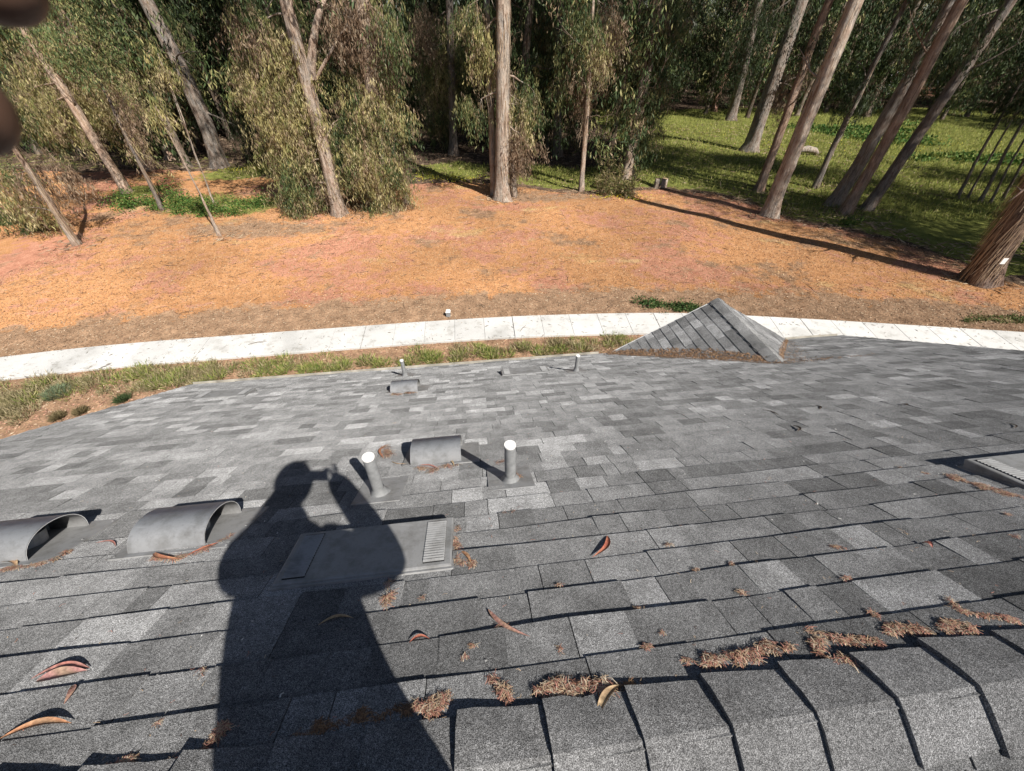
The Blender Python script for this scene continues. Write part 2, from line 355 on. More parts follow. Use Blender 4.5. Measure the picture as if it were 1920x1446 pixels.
def shingle(P, ua, ub, st, sb, thick, tn, lift=(0, 0), skew=(0, 0)):
    """one tab: P(u, s, h) frame, upper edge st, butt edge sb"""
    j = rng.uniform(-.0025, .0025, 2)
    b = [P(ua + skew[1], sb + j[0], -.002), P(ub, sb + j[1], -.002), P(ub, st, -.002), P(ua + skew[0], st, -.002)]
    t = [P(ua + skew[1], sb + j[0], thick + lift[0]), P(ub, sb + j[1], thick + lift[1]), P(ub, st, .0008), P(ua + skew[0], st, .0008)]
    pieces.append((b, t, tn))
def lay(P, u0, u1, s_first, s_last, phase=0.0):
    sb = s_last; row = 0
    while sb > s_first:
        u = u0 - rng.uniform(0, 0.2); last = None
        while u < u1:
            w = rng.choice([0.09, 0.13, 0.16, 0.2, 0.25, 0.3, 0.36], p=[.08, .17, .21, .22, .16, .1, .06]) * rng.uniform(0.9, 1.1)
            ua, ub = max(u, u0), min(u + w, u1); u += w
            if ub - ua < 0.02: continue
            gap = 0.0035 if rng.random() < 0.45 else 0.0006
            thick = rng.choice([0.0055, 0.0085, 0.010]) + rng.uniform(0, .0015)
            lf = (0, 0)
            wl = lambda q: max(0.0, .0045 * math.sin(q * 2.1 + row * 1.7) + .004 * math.sin(q * 5.3 - row * 2.9) - .001); lf = (wl(ua), wl(ub))
            shingle(P, ua, ub - gap, max(sb - EXPO - 0.018, s_first - 0.05), sb, thick, tone(), lf)
        sb -= EXPO; row += 1
lay(R, U_L, U_R, S_RIDGE + 0.03, S_EAVE)
main_n = len(pieces)
lay(RB, U_L, U_R, 0.06, BACK_S)
# cross gable over the eave
G0 = R(4.06, 4.91, 0.0); GL = 1.70; CS, SN = math.cos(SLOPE), math.sin(SLOPE)
def gface(sign):
    dn = EU * sign * CS - EZ * SN; nm = EU * sign * SN + EZ * CS
    return lambda a, t, h=0.0: G0 + EH * a + dn * t + nm * h
for sign in (-1, 1):
    P = gface(sign); t = 0.143
    while t < GL / CS - 0.03:
        a = t * CS - 0.06 - (0.0 if t > .2 else 0.1); first = True
        while a < GL:
            w = rng.choice([0.16, 0.2, 0.25, 0.3, 0.36]); b = min(a + w, GL)
            if b - a > 0.03:
                shingle(P, a, b - (0.003 if rng.random() < .5 else .0006), max(t - EXPO - .018, 0.0), t, rng.choice([.007, .011]), tone(), skew=(-0.08 if first else 0, 0))
                if sign == 1:                     # keep the winding outward on the mirrored face
                    bb, tt, tn = pieces[-1]; pieces[-1] = (bb[::-1], tt[::-1], tn)
            a = b if b == GL else a + w; first = False
        t += EXPO
def px_area(c):
    q = np.array([pix(p) for p in c]); d = (np.mean(c, 0) - CAM) @ FW
    if d < 0.3: return 0
    m = q.mean(0)
    if not (-20 < m[0] < W + 20 and -20 < m[1] < H + 20): return 0
    x, y = q[:, 0], q[:, 1]; return 0.5 * abs(np.dot(x, np.roll(y, 1)) - np.dot(y, np.roll(x, 1)))
order = sorted(range(len(pieces)), key=lambda i: -px_area(pieces[i][1]))
near = set(order[:290]); rest = MB()
for i, (b, t, tn) in enumerate(pieces):
    if i in near:
        mb = MB(); mb.hexa(b, t, tn, False); mb.build('shingle', M_SH, roof)
    else: rest.hexa(b, t, tn, False)
tag(rest.build('shingle_field', M_SH, roof), kind='stuff')
# ridge caps
def cap(ff, fb, u0, u1, wf0, wf1, hi, lo, th, tn, name, parent):
    """one folded cap: raised butt at u0, tucked end at u1, worn edges"""
    NU = 5; prof, low = [], []; tw = rng.normal(0, .004)
    for q in range(NU + 1):
        f = q / NU; u = u0 + (u1 - u0) * f; jf, jb = rng.normal(0, .0022, 2); wf = wf0 + (wf1 - wf0) * f; h = hi + (lo - hi) * f ** .8
        def ring(hh, out=0.0):
            e0 = u + (rng.normal(0, .0012) if q == 0 else 0)
            drop = .004 * (1 - f)
            return [fb(e0, wf + .012 + jb + out, hh - drop), fb(e0, wf * .6, hh), fb(e0 + tw * .3, .03, hh), .5 * (fb(e0, 0, hh + .001) + ff(e0, 0, hh + .001)), ff(e0 + tw * .3, .03, hh), ff(e0, wf * .6, hh), ff(e0 + tw, wf + jf + out, hh - drop)]
        prof.append(ring(h)); low.append(ring(h - th))
    mb = MB(); n = len(prof[0])
    for q in range(NU):
        for k in range(n - 1): mb.poly([prof[q][k], prof[q + 1][k], prof[q + 1][k + 1], prof[q][k + 1]], tn)
        mb.poly([prof[q][n - 1], prof[q + 1][n - 1], low[q + 1][n - 1], low[q][n - 1]], tn); mb.poly([prof[q + 1][0], prof[q][0], low[q][0], low[q + 1][0]], tn)
    for k in range(n - 1): mb.poly([low[0][k], prof[0][k], prof[0][k + 1], low[0][k + 1]], tn)
    return mb.build(name, M_SH, parent)
FR = lambda u, s, h: R(u, S_RIDGE + s, h)
seam = 0.098; k = -23
while seam + 0.2155 * k < U_R:
    ua = max(seam + 0.2155 * k + rng.normal(0, .004), U_L); ub = min(ua + 0.245, U_R); t_ = rng.uniform(.14, .185)
    if ub - ua > .05: cap(FR, RB, ua, ub, .122 + rng.normal(0, .004), .108, .027 + rng.uniform(-.003, .003), .012, .014, (t_, t_, t_ * 1.015), 'ridge_cap', roof)
    k += 1
cg = MB()                                         # gable body under its shingles
gl, gr = gface(-1), gface(1)
T_E = GL / CS - 0.02
cg.poly([gl(-0.05, 0, -.004), gl(T_E * CS - .05, T_E, -.004), gl(GL, T_E, -.004), gl(GL, 0, -.004)][::-1]); cg.poly([gr(-0.05, 0, -.004), gr(T_E * CS - .05, T_E, -.004), gr(GL, T_E, -.004), gr(GL, 0, -.004)])
gable = cg.build('cross_gable', M_FELT, house); gable['label'] = 'small front gable with its own ridge rising at the far eave'
for k in range(11):
    a = -0.02 + k * 0.16; b = min(a + 0.18, GL + .01); t_ = rng.uniform(.13, .2)
    cap(lambda u, s, h: gl(GL - u, s, h), lambda u, s, h: gr(GL - u, s, h), GL - b, GL - a, .13, .12, .028, .012, .014, (t_,) * 3, 'ridge_cap', gable)
for s_, f_ in ((-1, gl), (1, gr)):                # rake boards and the gable wall
    mb = MB(); q = [f_(GL, 0, -.005), f_(GL, T_E, -.005), f_(GL, T_E, -.15), f_(GL, 0, -.15)]; q2 = [p + EH * .03 for p in q]
    mb.hexa(q if s_ < 0 else q[::-1], q2 if s_ < 0 else q2[::-1]); mb.build('rake_board', M_WHITE, gable)
mb = MB(); mb.poly([gl(GL - .02, .1, -.02), gl(GL - .02, T_E, -.02), gr(GL - .02, T_E, -.02)]); mb.build('gable_wall', M_STUCCO, gable)
# walls, rake trim, gutter
EAVE = R(0, S_EAVE); z_e = EAVE[2]
inF, inB = 0.45, 0.45
pF = (R(0, S_EAVE) - RIDGE0) @ EH - inF; pB = -(BACK_S * CS - inB)
def HP_(u, hh, z): q = RIDGE0 + EU * u + EH * hh; return np.array([q[0], q[1], z])
zt = z_e - 0.08
for nm, a, b in (('wall', (U_L + .35, pF), (U_R - .35, pF)), ('wall', (U_R - .35, pF), (U_R - .35, pB)), ('wall', (U_R - .35, pB), (U_L + .35, pB)), ('wall', (U_L + .35, pB), (U_L + .35, pF))):
    mb = MB(); A0, B0 = HP_(*a, -.05), HP_(*b, -.05); A1, B1 = HP_(*a, zt), HP_(*b, zt)
    if a[0] == b[0]:
        top = HP_(a[0], 0, RIDGE0[2] - .12); mb.poly([A0, B0, B1, top, A1])
    else: mb.poly([A0, B0, B1, A1])
    mb.build(nm, M_STUCCO, house)
for u in (U_L, U_R):
    o_ = -1 if u == U_L else 1
    mb = MB(); w = .025 * o_
    q = [R(u, S_RIDGE, -.006), R(u, S_EAVE, -.006), R(u, S_EAVE, -.16), R(u, S_RIDGE, -.16)]; q2 = [p + EU * w for p in q]; mb.hexa(q, q2)
    mb.build('rake_board', M_WHITE, house)
    mb = MB(); q = [RB(u, 0, -.006), RB(u, BACK_S, -.006), RB(u, BACK_S, -.16), RB(u, 0, -.16)]; q2 = [p + EU * w for p in q]; mb.hexa(q, q2)
    mb.build('rake_board', M_WHITE, house)
M_GUT = mat_flat('weathered_gutter', (0.30, 0.28, 0.24), 0.7, 4, 0.45); g0 = R(0, S_EAVE, -.02); prof = [(-.015, -.005), (-.015, -.10), (.09, -.10), (.115, -.02), (.118, -.012), (.127, -.012), (.125, -.03), (.098, -.112), (-.02, -.112)]
for ua, ub in ((U_L, 4.06 - GL - .12), (4.06 + GL + .12, U_R)):
    mb = MB(); pa = [g0 + EU * ua + EH * a + EZ * b for a, b in prof]; pb = [g0 + EU * ub + EH * a + EZ * b for a, b in prof]
    for i in range(len(prof) - 1): mb.poly([pa[i], pb[i], pb[i + 1], pa[i + 1]])
    mb.build('gutter', M_GUT, house)

# --- half-round vents
def half_vent(u0, s0, label, w=.33, dp=.30, hh=.118, scratches=True):
    v = MB(); fl = [(u0 - .06, s0 - .03), (u0 + w + .12, s0 - .03), (u0 + w + .12, s0 + .34), (u0 - .06, s0 + .34)]
    v.hexa([R(a, b, .004) for a, b in fl], [R(a, b, .0135) for a, b in fl], (1, 1, 1))
    v.f = [tuple(reversed(f)) for f in v.f]
    root = v.build('roof_vent', M_FLANGE, house); root['label'] = label
    hd = MB(); n = 18; th = .004
    pro = []; inn = []
    for i in range(n + 1):
        w_ = math.pi * i / n; pro.append((s0 + dp / 2 - dp / 2 * math.cos(w_), .0138 + hh * math.sin(w_) ** .85 if 0 < i < n else .0138))
        inn.append((s0 + dp / 2 - (dp / 2 - th) * math.cos(w_), max(.0136, .0138 + (hh - th) * math.sin(w_) ** .85 if 0 < i < n else .0136)))
    i0 = 0
    for (pr_, flip) in ((pro, False), (inn, True)):
        base = len(hd.v)
        for (s, h) in pr_: hd.v += [tuple(R(u0, s, h)), tuple(R(u0 + w, s, h))]; hd.c += [(1, 1, 1)] * 2
        for i in range(n):
            q = (base + 2 * i, base + 2 * i + 1, base + 2 * i + 3, base + 2 * i + 2); hd.f.append(q if not flip else q[::-1])
    b0, b1 = 0, 2 * (n + 1)
    for side in (0, 1):
        for i in range(n): hd.f.append((b0 + 2 * i + side, b0 + 2 * i + 2 + side, b1 + 2 * i + 2 + side, b1 + 2 * i + side))
    hd.build('hood', M_METAL, root, True)
    for (a_, b_) in ((u0 - .045, s0 - .015), (u0 + w + .1, s0 - .015), (u0 + w + .1, s0 + .15), (u0 - .045, s0 + .15), (u0 + w + .1, s0 + .32), (u0 - .045, s0 + .32)):
        nl = MB(); nl.tube([R(a_, b_, .0125), R(a_, b_, .0165)], [.006, .004], 8); nl.build('nail', M_LOW, root)
    bf = MB(); bf.poly([R(u0 + w * .45, s_, h_) for s_, h_ in inn]); bf.build('baffle', M_FLANGE, root)
    c = MB(); cc = (u0 + w / 2, s0 + dp / 2)
    ring = [[R(cc[0] + r * math.cos(t), cc[1] + r * math.sin(t), h) for t in np.linspace(0, 2 * math.pi, 20, endpoint=False)] for r, h in ((.085, .012), (.085, .07), (.078, .07), (.078, .012))]
    for a in range(3):
        for i in range(20): c.poly([ring[a][i], ring[a][(i + 1) % 20], ring[a + 1][(i + 1) % 20], ring[a + 1][i]])
    c.build('collar', M_METAL, root)
    c = MB(); c.poly([R(cc[0] + .079 * math.cos(t), cc[1] + .079 * math.sin(t), .0145) for t in np.linspace(0, 2 * math.pi, 20, endpoint=False)]); c.build('duct_shade_disc', M_DARK, root)  # solid black disc painted in place of the shade down the duct
half_vent(-2.41, 1.82, 'half-round sheet metal vent cut by the left frame edge')
half_vent(-1.63, 1.785, 'half-round sheet metal vent just left of the shadow')
half_vent(-.475, 2.51, 'half-round sheet metal vent between the two near pipes')
half_vent(-1.07, 4.93, 'small far half-round vent near the eave')
# --- low rectangular vents with louvred ends
def low_vent(u0, s0, label, w=.68, dp=.29, h0=.022, h1=.062):
    b = MB(); fl = [(u0 - .008, s0 - .012), (u0 + w + .008, s0 - .012), (u0 + w + .008, s0 + dp + .02), (u0 - .008, s0 + dp + .02)]
    b.hexa([R(*q, .003) for q in fl][::-1], [R(*q, .0128) for q in fl][::-1])
    root = b.build('roof_vent', M_FLANGE, house); root['label'] = label
    hd = MB(); c = [(u0, s0, h0), (u0 + w, s0, h0), (u0 + w, s0 + dp, h1), (u0, s0 + dp, h1)]
    i = .006
    lo = [R(q[0], q[1], .012) for q in c]; mid = [R(q[0], q[1], q[2] - .004) for q in c]
    top = [R(u0 + i, s0 + i, h0), R(u0 + w - i, s0 + i, h0), R(u0 + w - i, s0 + dp - i, h1), R(u0 + i, s0 + dp - i, h1)]
    hd.hexa(lo[::-1], mid[::-1]); hd.f.pop(0); hd.hexa(mid[::-1], top[::-1], bottom=False)
    hd.build('hood', M_LOW, root)
    def T(u, s, h): return R(u, s, h0 + (h1 - h0) * (s - s0) / dp + h)
    for ua in (u0 + .028, u0 + w - .028 - .085):
        q = [(ua, s0 + .02), (ua + .085, s0 + .02), (ua + .085, s0 + dp - .02), (ua, s0 + dp - .02)]
        d_ = MB(); d_.hexa([T(*x, -.001) for x in q][::-1], [T(*x, .0012) for x in q][::-1]); o = d_.build('louver', M_DARK, root)  # black sheet on the hood, painted as the shade between the slats
        sb = MB(); n = 17; st = (dp - .05) / n
        for j in range(n):
            s = s0 + .025 + st * j; q = [(ua + .0005, s), (ua + .0845, s), (ua + .0845, s + st * .5), (ua + .0005, s + st * .5)]
            sb.hexa([T(*x, .0012) for x in q][::-1], [T(q[3][0], q[3][1], .008), T(q[2][0], q[2][1], .008), T(q[1][0], q[1][1], .003), T(q[0][0], q[0][1], .003)])
        sb.build('slats', M_LOW, o)
low_vent(-.84, 1.425, 'low rectangular vent half covered by the standing shadow')
low_vent(2.52, 1.45, 'low rectangular vent at the right frame edge with louvred end')
low_vent(.36, 5.50, 'low flat vent far down beside a thin pipe')
low_vent(-3.78, 5.55, 'low flat vent far left near the eave')
# --- pipes
def pipe(x, y, hgt, label, r=.031, lean=(0, 0), white=True):
    u, s = on_roof(x, y); p0 = R(u, s, .0); b = MB()
    fl = [(u - .13, s - .11), (u + .13, s - .11), (u + .13, s + .2), (u - .13, s + .2)]
    b.hexa([R(*q, .003) for q in fl][::-1], [R(*q, .0115) for q in fl][::-1]); root = b.build('vent_pipe', M_FLANGE, house); root['label'] = label
    top = p0 + EZ * hgt + EU * lean[0] + EH * lean[1]; ax = (top - p0) / np.linalg.norm(top - p0)
    m = MB(); m.tube([p0 + ax * q for q in (.0, hgt * .5, hgt)], [r * 1.02, r, r * .985], 20, cap=False)
    m.build('pipe', M_PIPE, root, True)
    m = MB(); m.tube([p0 + ax * q for q in (.0, .02, .06, .075)], [r * 2.0, r * 1.5, r * 1.16, r * 1.08], 20, cap=False); m.build('flashing_boot', M_PIPE, root, True)
    m = MB(); m.tube([p0 + ax * q for q in (hgt - .004, hgt + .004)], [r * 1.04, r * 1.0], 20); m.build('pipe_cap', M_WHITE, root)
pipe(713, 928, .335, 'slightly leaning grey pipe with white top left of the near vent', lean=(.012, 0))
pipe(957, 903, .325, 'upright grey pipe with white top right of the near vent')
pipe(1080, 697, .28, 'thin far grey pipe left of the small gable', r=.028)
pipe(760, 706, .31, 'thin far grey pipe behind the small far vent', r=.028)
# ------------------------------------------------------------------ vegetation helpers
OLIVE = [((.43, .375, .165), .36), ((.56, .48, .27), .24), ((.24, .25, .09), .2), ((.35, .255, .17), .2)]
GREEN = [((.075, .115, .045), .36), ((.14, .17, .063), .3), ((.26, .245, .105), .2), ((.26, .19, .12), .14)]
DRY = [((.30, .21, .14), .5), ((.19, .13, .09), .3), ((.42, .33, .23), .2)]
DARK = [((.032, .05, .02), .5), ((.055, .075, .028), .35), ((.10, .075, .045), .15)]  # darkened greens: part of the grove's shade is put into the leaf colour
def pick(pal, n):
    c = np.array([p[0] for p in pal]); w = np.array([p[1] for p in pal]); return c[rng.choice(len(c), n, p=w / w.sum())]
def unit(a): return a / (np.linalg.norm(a, axis=-1, keepdims=True) + 1e-9)
def leaf_quads(P, V, L, Wd, col, side=None):
    """diamond leaves: base P, direction V, length L, width Wd"""
    n = len(P); S = unit(np.cross(V, rng.normal(size=(n, 3)))) * (Wd / 2)[:, None]; N = unit(np.cross(V, S)) * (L * .08)[:, None]
    A = P; B = P + V * (L * .42)[:, None] + S + N; C = P + V * L[:, None] + rng.normal(size=(n, 3)) * (L * .08)[:, None]; D = P + V * (L * .42)[:, None] - S + N
    Vt = np.stack([A, B, C, D], 1).reshape(-1, 3); Fc = np.arange(4 * n).reshape(n, 4)
    return Vt, Fc, np.repeat(col, 4, 0)
def sprays(C, per, spread, L, Wd, pal, droop=.5, along=.5, hang=.45):
    n = len(C); sc = pick(pal, n) * rng.uniform(.75, 1.25, (n, 1))
    P = np.repeat(C, per, 0); m = len(P)
    t = rng.uniform(0, 1, m)
    ax = np.repeat(unit(rng.normal(size=(n, 3)) * np.array([.7, .7, .25]) + np.array([0, 0, -hang])), per, 0)
    P = P + ax * (t * along)[:, None] + rng.normal(size=(m, 3)) * spread * (0.35 + t[:, None])
    V = unit(rng.normal(size=(m, 3)) * np.array([droop, droop, .35]) + np.array([0, 0, -1.0]))
    LL = rng.uniform(*L, m); col = np.repeat(sc, per, 0) * rng.uniform(.7, 1.3, (m, 1))
    return leaf_quads(P, V, LL, LL * Wd * rng.uniform(.8, 1.25, m), col)
def in_ellipsoid(n, c, r, clumps=10, sig=.28):
    q = rng.normal(size=(clumps, 3)); q = unit(q) * rng.uniform(.15, 1, (clumps, 1)) ** (1 / 2.2)
    k = rng.integers(0, clumps, n); p = q[k] + rng.normal(size=(n, 3)) * sig
    return np.asarray(c) + p * np.asarray(r)
def cat(parts):
    Vs, Fs, Cs, o = [], [], [], 0
    for v, f, c in parts: Vs.append(v); Fs.append(f + o); Cs.append(c); o += len(v)
    return np.concatenate(Vs), np.concatenate(Fs), np.concatenate(Cs)
def trunk_mesh(path, rad, n=12, name='trunk', rough=.06):
    path = np.array(path); V = []; F = []
    a = np.array([1.0, 0, 0]); b = np.array([0, 1.0, 0]); ph = rng.uniform(0, 6.28, 4)
    for k, p in enumerate(path):
        for q in range(n):
            w = 2 * math.pi * q / n
            fl = 1 + (rough + (.16 * math.exp(-max(p[2], 0) / .5) if p[2] < 2 else 0)) * (math.sin(3 * w + ph[0] + k * .15) + .6 * math.sin(5 * w + ph[1] - k * .1) + .5 * math.sin(2 * w + ph[2])) + rng.normal(0, .012)
            V.append(p + rad[k] * fl * (math.cos(w) * a + math.sin(w) * b))
    for k in range(len(path) - 1):
        for q in range(n):
            i = k * n + q; j = k * n + (q + 1) % n; F.append((i, j, j + n, i + n))
    F.append(tuple(range((len(path) - 1) * n, len(path) * n)))
    return np_mesh(name, np.array(V), F, None, M_BARK, True)
def resample(pts, step=.5, wob=.03):
    pts = np.array(pts, float); d = np.concatenate([[0], np.cumsum(np.linalg.norm(np.diff(pts, axis=0), axis=1))])
    t = np.linspace(0, d[-1], max(3, int(d[-1] / step)))
    out = np.stack([np.interp(t, d, pts[:, i]) for i in range(3)], 1)
    for _ in range(3): out[1:-1] = .25 * out[:-2] + .5 * out[1:-1] + .25 * out[2:]
    out[1:, :2] += np.cumsum(rng.normal(0, wob * .35, (len(out) - 1, 2)), 0) * np.exp(-np.arange(len(out) - 1) / 30)[:, None]
    return out
def limb_mesh(starts, name='branch', pal=None):
    mb = MB()
    for p, dirv, ln, r in starts:
        path = [np.array(p, float)]; d = np.array(dirv, float); d /= np.linalg.norm(d)
        for k in range(5):
            d = d + rng.normal(0, .22, 3) + np.array([0, 0, .06]); d /= np.linalg.norm(d); path.append(path[-1] + d * ln / 5)
        mb.tube(path, [r * (1 - .16 * k) for k in range(6)], 6)
        for _ in range(2):
            j = rng.integers(2, 5); d2 = d + rng.normal(0, .6, 3); d2 /= np.linalg.norm(d2)
            mb.tube([path[j], path[j] + d2 * ln * .22, path[j] + d2 * ln * .42 + np.array([0, 0, -.1])], [r * .4, r * .25, r * .08], 5)
    return mb.mesh(name, M_BARK, True)
def ribbons(path, rad, n, lo, hi, L=(.5, 1.6)):
    """hanging strips of shed bark round a trunk, local coordinates"""
    Vt, Fc, Cc = [], [], []; zz = path[:, 2]
    for _ in range(n):
        z = rng.uniform(lo, hi); c = np.array([np.interp(z, zz, path[:, 0]), np.interp(z, zz, path[:, 1]), z]); r = np.interp(z, zz, rad)
        w = rng.uniform(0, 6.28); o = np.array([math.cos(w), math.sin(w), 0]); tn = np.array([-o[1], o[0], 0]); ln = rng.uniform(*L); wd = rng.uniform(.012, .04)
        p = c + o * r * 1.06; col = pick(DRY, 1)[0] * rng.uniform(.7, 1.3); prev = None; out = rng.uniform(.01, .09); sw = rng.normal(0, .12)
        for k in range(4):
            t = k / 3; q = p + o * out * t ** 1.5 + tn * sw * t + np.array([0, 0, -ln * t]); i = len(Vt); ww = wd * (1 - .6 * t)
            Vt += [q - tn * ww / 2, q + tn * ww / 2]; Cc += [col, col]
            if k: Fc.append((i - 2, i - 1, i + 1, i))
    return np_mesh('peeling_bark', np.array(Vt), np.array(Fc), np.array(Cc), M_LITTER)
# shared upper crowns (mostly above the frame; they shade the grove)
CROWNS = []
for i in range(3):
    c = in_ellipsoid(330, (0, 0, 0), (3.4, 3.4, 5.2), 26, .2)
    CROWNS.append(np_mesh('crown', *sprays(c, 30, .4, (.22, .38), .22, GREEN, .5, .9), M_SHADELEAF))

def tree(label, pts, wpx, ht, blobs=(), tint=(1, 1, 1), crown=1.0, cz=None, shed=0, shed_z=(1, 8), limbs=4, extra=(), name='eucalyptus_tree', leafL=(.14, .24), group=None, ncrown=1, fback=0.0):
    base = ground_at(*pts[0]); base[2] = gz(base[0], base[1]) - .05; Y0 = base[1]
    root = empty(name, base, label, 'tree', group)
    w3 = [np.zeros(3)] + [at_depth(x, y, Y0) - base for x, y in pts[1:]]
    d = w3[-1] - w3[-2]; d /= np.linalg.norm(d); top = w3[-1]
    if top[2] < ht:
        k = (ht - top[2]); w3.append(top + np.array([d[0] / max(d[2], .5) * k * .5, rng.normal(0, .3), k]))
    path = resample(w3, .3); rr = wpx / FPX * ((base - CAM) @ FW) / 2 / math.sqrt(1 + ((pts[0][0] - W / 2) / FPX) ** 2)
    z = path[:, 2]; rad = rr * (1 - .62 * np.clip(z / ht, 0, 1)) * (1 + .5 * np.exp(-np.maximum(z, 0) / .4))
    path[0, 2] -= .15
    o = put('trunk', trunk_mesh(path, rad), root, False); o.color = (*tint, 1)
    for ex in extra:                              # further stems of the same tree
        e3 = [at_depth(x, y, Y0 + ex[2]) - base for x, y in ex[0]]
        if ex[3]: e3[0][2] = -.1
        ep = resample(e3, .5); er = ex[1] / FPX * ((base - CAM) @ FW) / 2 * np.linspace(1.1, .7, len(ep))
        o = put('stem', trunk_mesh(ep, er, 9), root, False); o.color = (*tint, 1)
    st = []
    for _ in range(limbs):
        zz = rng.uniform(3.5, ht * .8); c = np.array([np.interp(zz, z, path[:, 0]), np.interp(zz, z, path[:, 1]), zz]); w = rng.uniform(0, 6.28)
        st.append((c, (math.cos(w), math.sin(w), rng.uniform(.1, .7)), rng.uniform(1.2, 3.0), max(.018, rr * .16)))
    for s_ in st: o = put('branch', limb_mesh([s_]), root, False); o.color = (*[t * .9 for t in tint], 1)
    if shed: tag(put('peeling_bark', ribbons(path, rad, shed * 3, *shed_z), root, False), kind='stuff')
    parts = []; bl = []
    for (bx, by, rx, ry, dens, pal) in blobs:
        c = at_depth(bx, by, Y0 + rng.uniform(.0, .9) + fback) - base; sc = ((c + base - CAM) @ FW) / FPX; a, b = rx * sc, ry * sc
        n = int(np.pi * a * b * 36 * dens) + 4
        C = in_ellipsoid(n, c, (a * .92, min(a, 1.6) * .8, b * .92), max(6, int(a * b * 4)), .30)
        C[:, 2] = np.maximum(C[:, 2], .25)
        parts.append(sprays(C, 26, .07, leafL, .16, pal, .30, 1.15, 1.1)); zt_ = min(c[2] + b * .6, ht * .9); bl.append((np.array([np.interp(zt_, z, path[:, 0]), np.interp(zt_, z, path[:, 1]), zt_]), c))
    for p_, c_ in bl:                             # drooping boughs that carry the leaf curtains
        mb = MB(); m_ = (p_ + c_) / 2 + np.array([0, 0, .35]); q_ = [p_ * (1 - t) ** 2 + m_ * 2 * t * (1 - t) + c_ * t * t + rng.normal(0, .03, 3) for t in np.linspace(0, 1, 7)]
        mb.tube(q_, list(np.linspace(max(.03, rr * .16), .009, 7)), 6)
        for _ in range(5):
            j_ = rng.integers(2, 7); e_ = q_[j_] + np.array([rng.normal(0, .35), rng.normal(0, .35), -rng.uniform(.3, 1.1)]); mb.tube([q_[j_], (q_[j_] + e_) / 2 + rng.normal(0, .08, 3), e_], [.012, .008, .004], 4)
        o = put('branch', mb.mesh('branch', M_BARK, True), root, False); o.color = (*[t * .9 for t in tint], 1)
    if parts: put('foliage', np_mesh('foliage', *cat(parts), M_LEAF), root, False)
    if crown:
        for q in range(ncrown):
            c = put('crown', CROWNS[rng.integers(0, 3)], root, False); tz = cz if cz else ht * .82; crown_ = crown * 1.25
            c.location = tuple(np.array([np.interp(tz, z, path[:, 0]), np.interp(tz, z, path[:, 1]), tz + q * 5 * crown])); c.rotation_euler = (0, 0, rng.uniform(0, 6.28)); c.scale = (crown_,) * 3
    return root
G1 = 'front row gum trees'
O, Gn, D_, K = OLIVE, GREEN, DRY, DARK
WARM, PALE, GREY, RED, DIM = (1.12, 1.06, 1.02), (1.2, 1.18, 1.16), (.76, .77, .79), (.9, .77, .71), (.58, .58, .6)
tree('short leaning gum trunk at far left with shaggy dry foliage round its head', [(143, 458), (88, 370), (28, 282), (-20, 205)], 15, 9, [(30, 345, 48, 55, .9, O), (85, 330, 40, 45, .7, D_), (20, 400, 40, 35, .8, Gn)], WARM, .5, 9, 26, (1, 4.5), 2, fback=.7)
tree('slim gum trunk at left leaning over a thicket, bare orange streak on it', [(240, 362), (180, 265), (118, 165), (48, 58), (5, -10)], 22, 17, [(150, 150, 75, 60, 1.2, O), (60, 120, 60, 60, 1.1, O), (100, 215, 35, 40, .8, O), (30, 190, 40, 50, .9, O),  (100, 60, 70, 60, 1, O), (165, 240, 30, 40, .5, O), (60, 220, 50, 60, .9, Gn)], (1.4, 1.25, 1.15), .8, None, 20, (1, 8), 3, fback=.7)
tree('thin bare sapling pole leaning left, foot in the mulch by green ground cover', [(412, 443), (370, 355), (320, 255), (296, 205)], 8, 2, [(292, 195, 20, 26, .7, O)], WARM, 0, None, 0, (1, 2), 0, name='gum_sapling')
tree('very thin pale pole beside the ivy patch, thinnest stem at left', [(403, 388), (370, 300), (335, 200), (296, 100)], 5, 2, [(300, 110, 25, 30, .5, O)], PALE, 0, None, 0, (1, 2), 0, name='gum_sapling')
tree('dark leaning young gum standing in the green ivy patch', [(306, 396), (278, 340), (240, 265), (200, 180)], 9, 8, [(250, 262, 16, 30, .5, O), (222, 205, 22, 30, .6, D_)], DIM, .4, 8, 8, (1, 5), 1, name='gum_sapling')
tree('stout salmon gum trunk at left, half veiled by olive leaves', [(283, 318), (245, 250), (195, 165), (140, 70), (105, 0)], 30, 19, [(200, 100, 75, 60, 1, O), (275, 130, 45, 40, .8, O), (170, 40, 80, 50, 1, O), (230, 60, 60, 50, .9, Gn)], (1.4, 1.25, 1.15), .9, None, 30, (1, 9), 3, fback=.7)
tree('salmon gum trunk right behind the stout left one, leaf skirt at its head', [(327, 300), (296, 235), (262, 165), (220, 80), (185, 0)], 24, 19, [(270, 90, 50, 60, .9, O), (300, 60, 40, 60, .8, Gn), (330, 200, 30, 40, .6, D_)], (1.4, 1.25, 1.15), .9, None, 22, (1, 8), 3, fback=.7)
tree('thick smooth grey gum trunk leaning left, bare to the frame top', [(412, 312), (385, 235), (345, 145), (305, 65), (272, 0)], 32, 24, [(470, 250, 35, 60, .5, K)], GREY, 1.1, None, 6, (1, 3), 4)
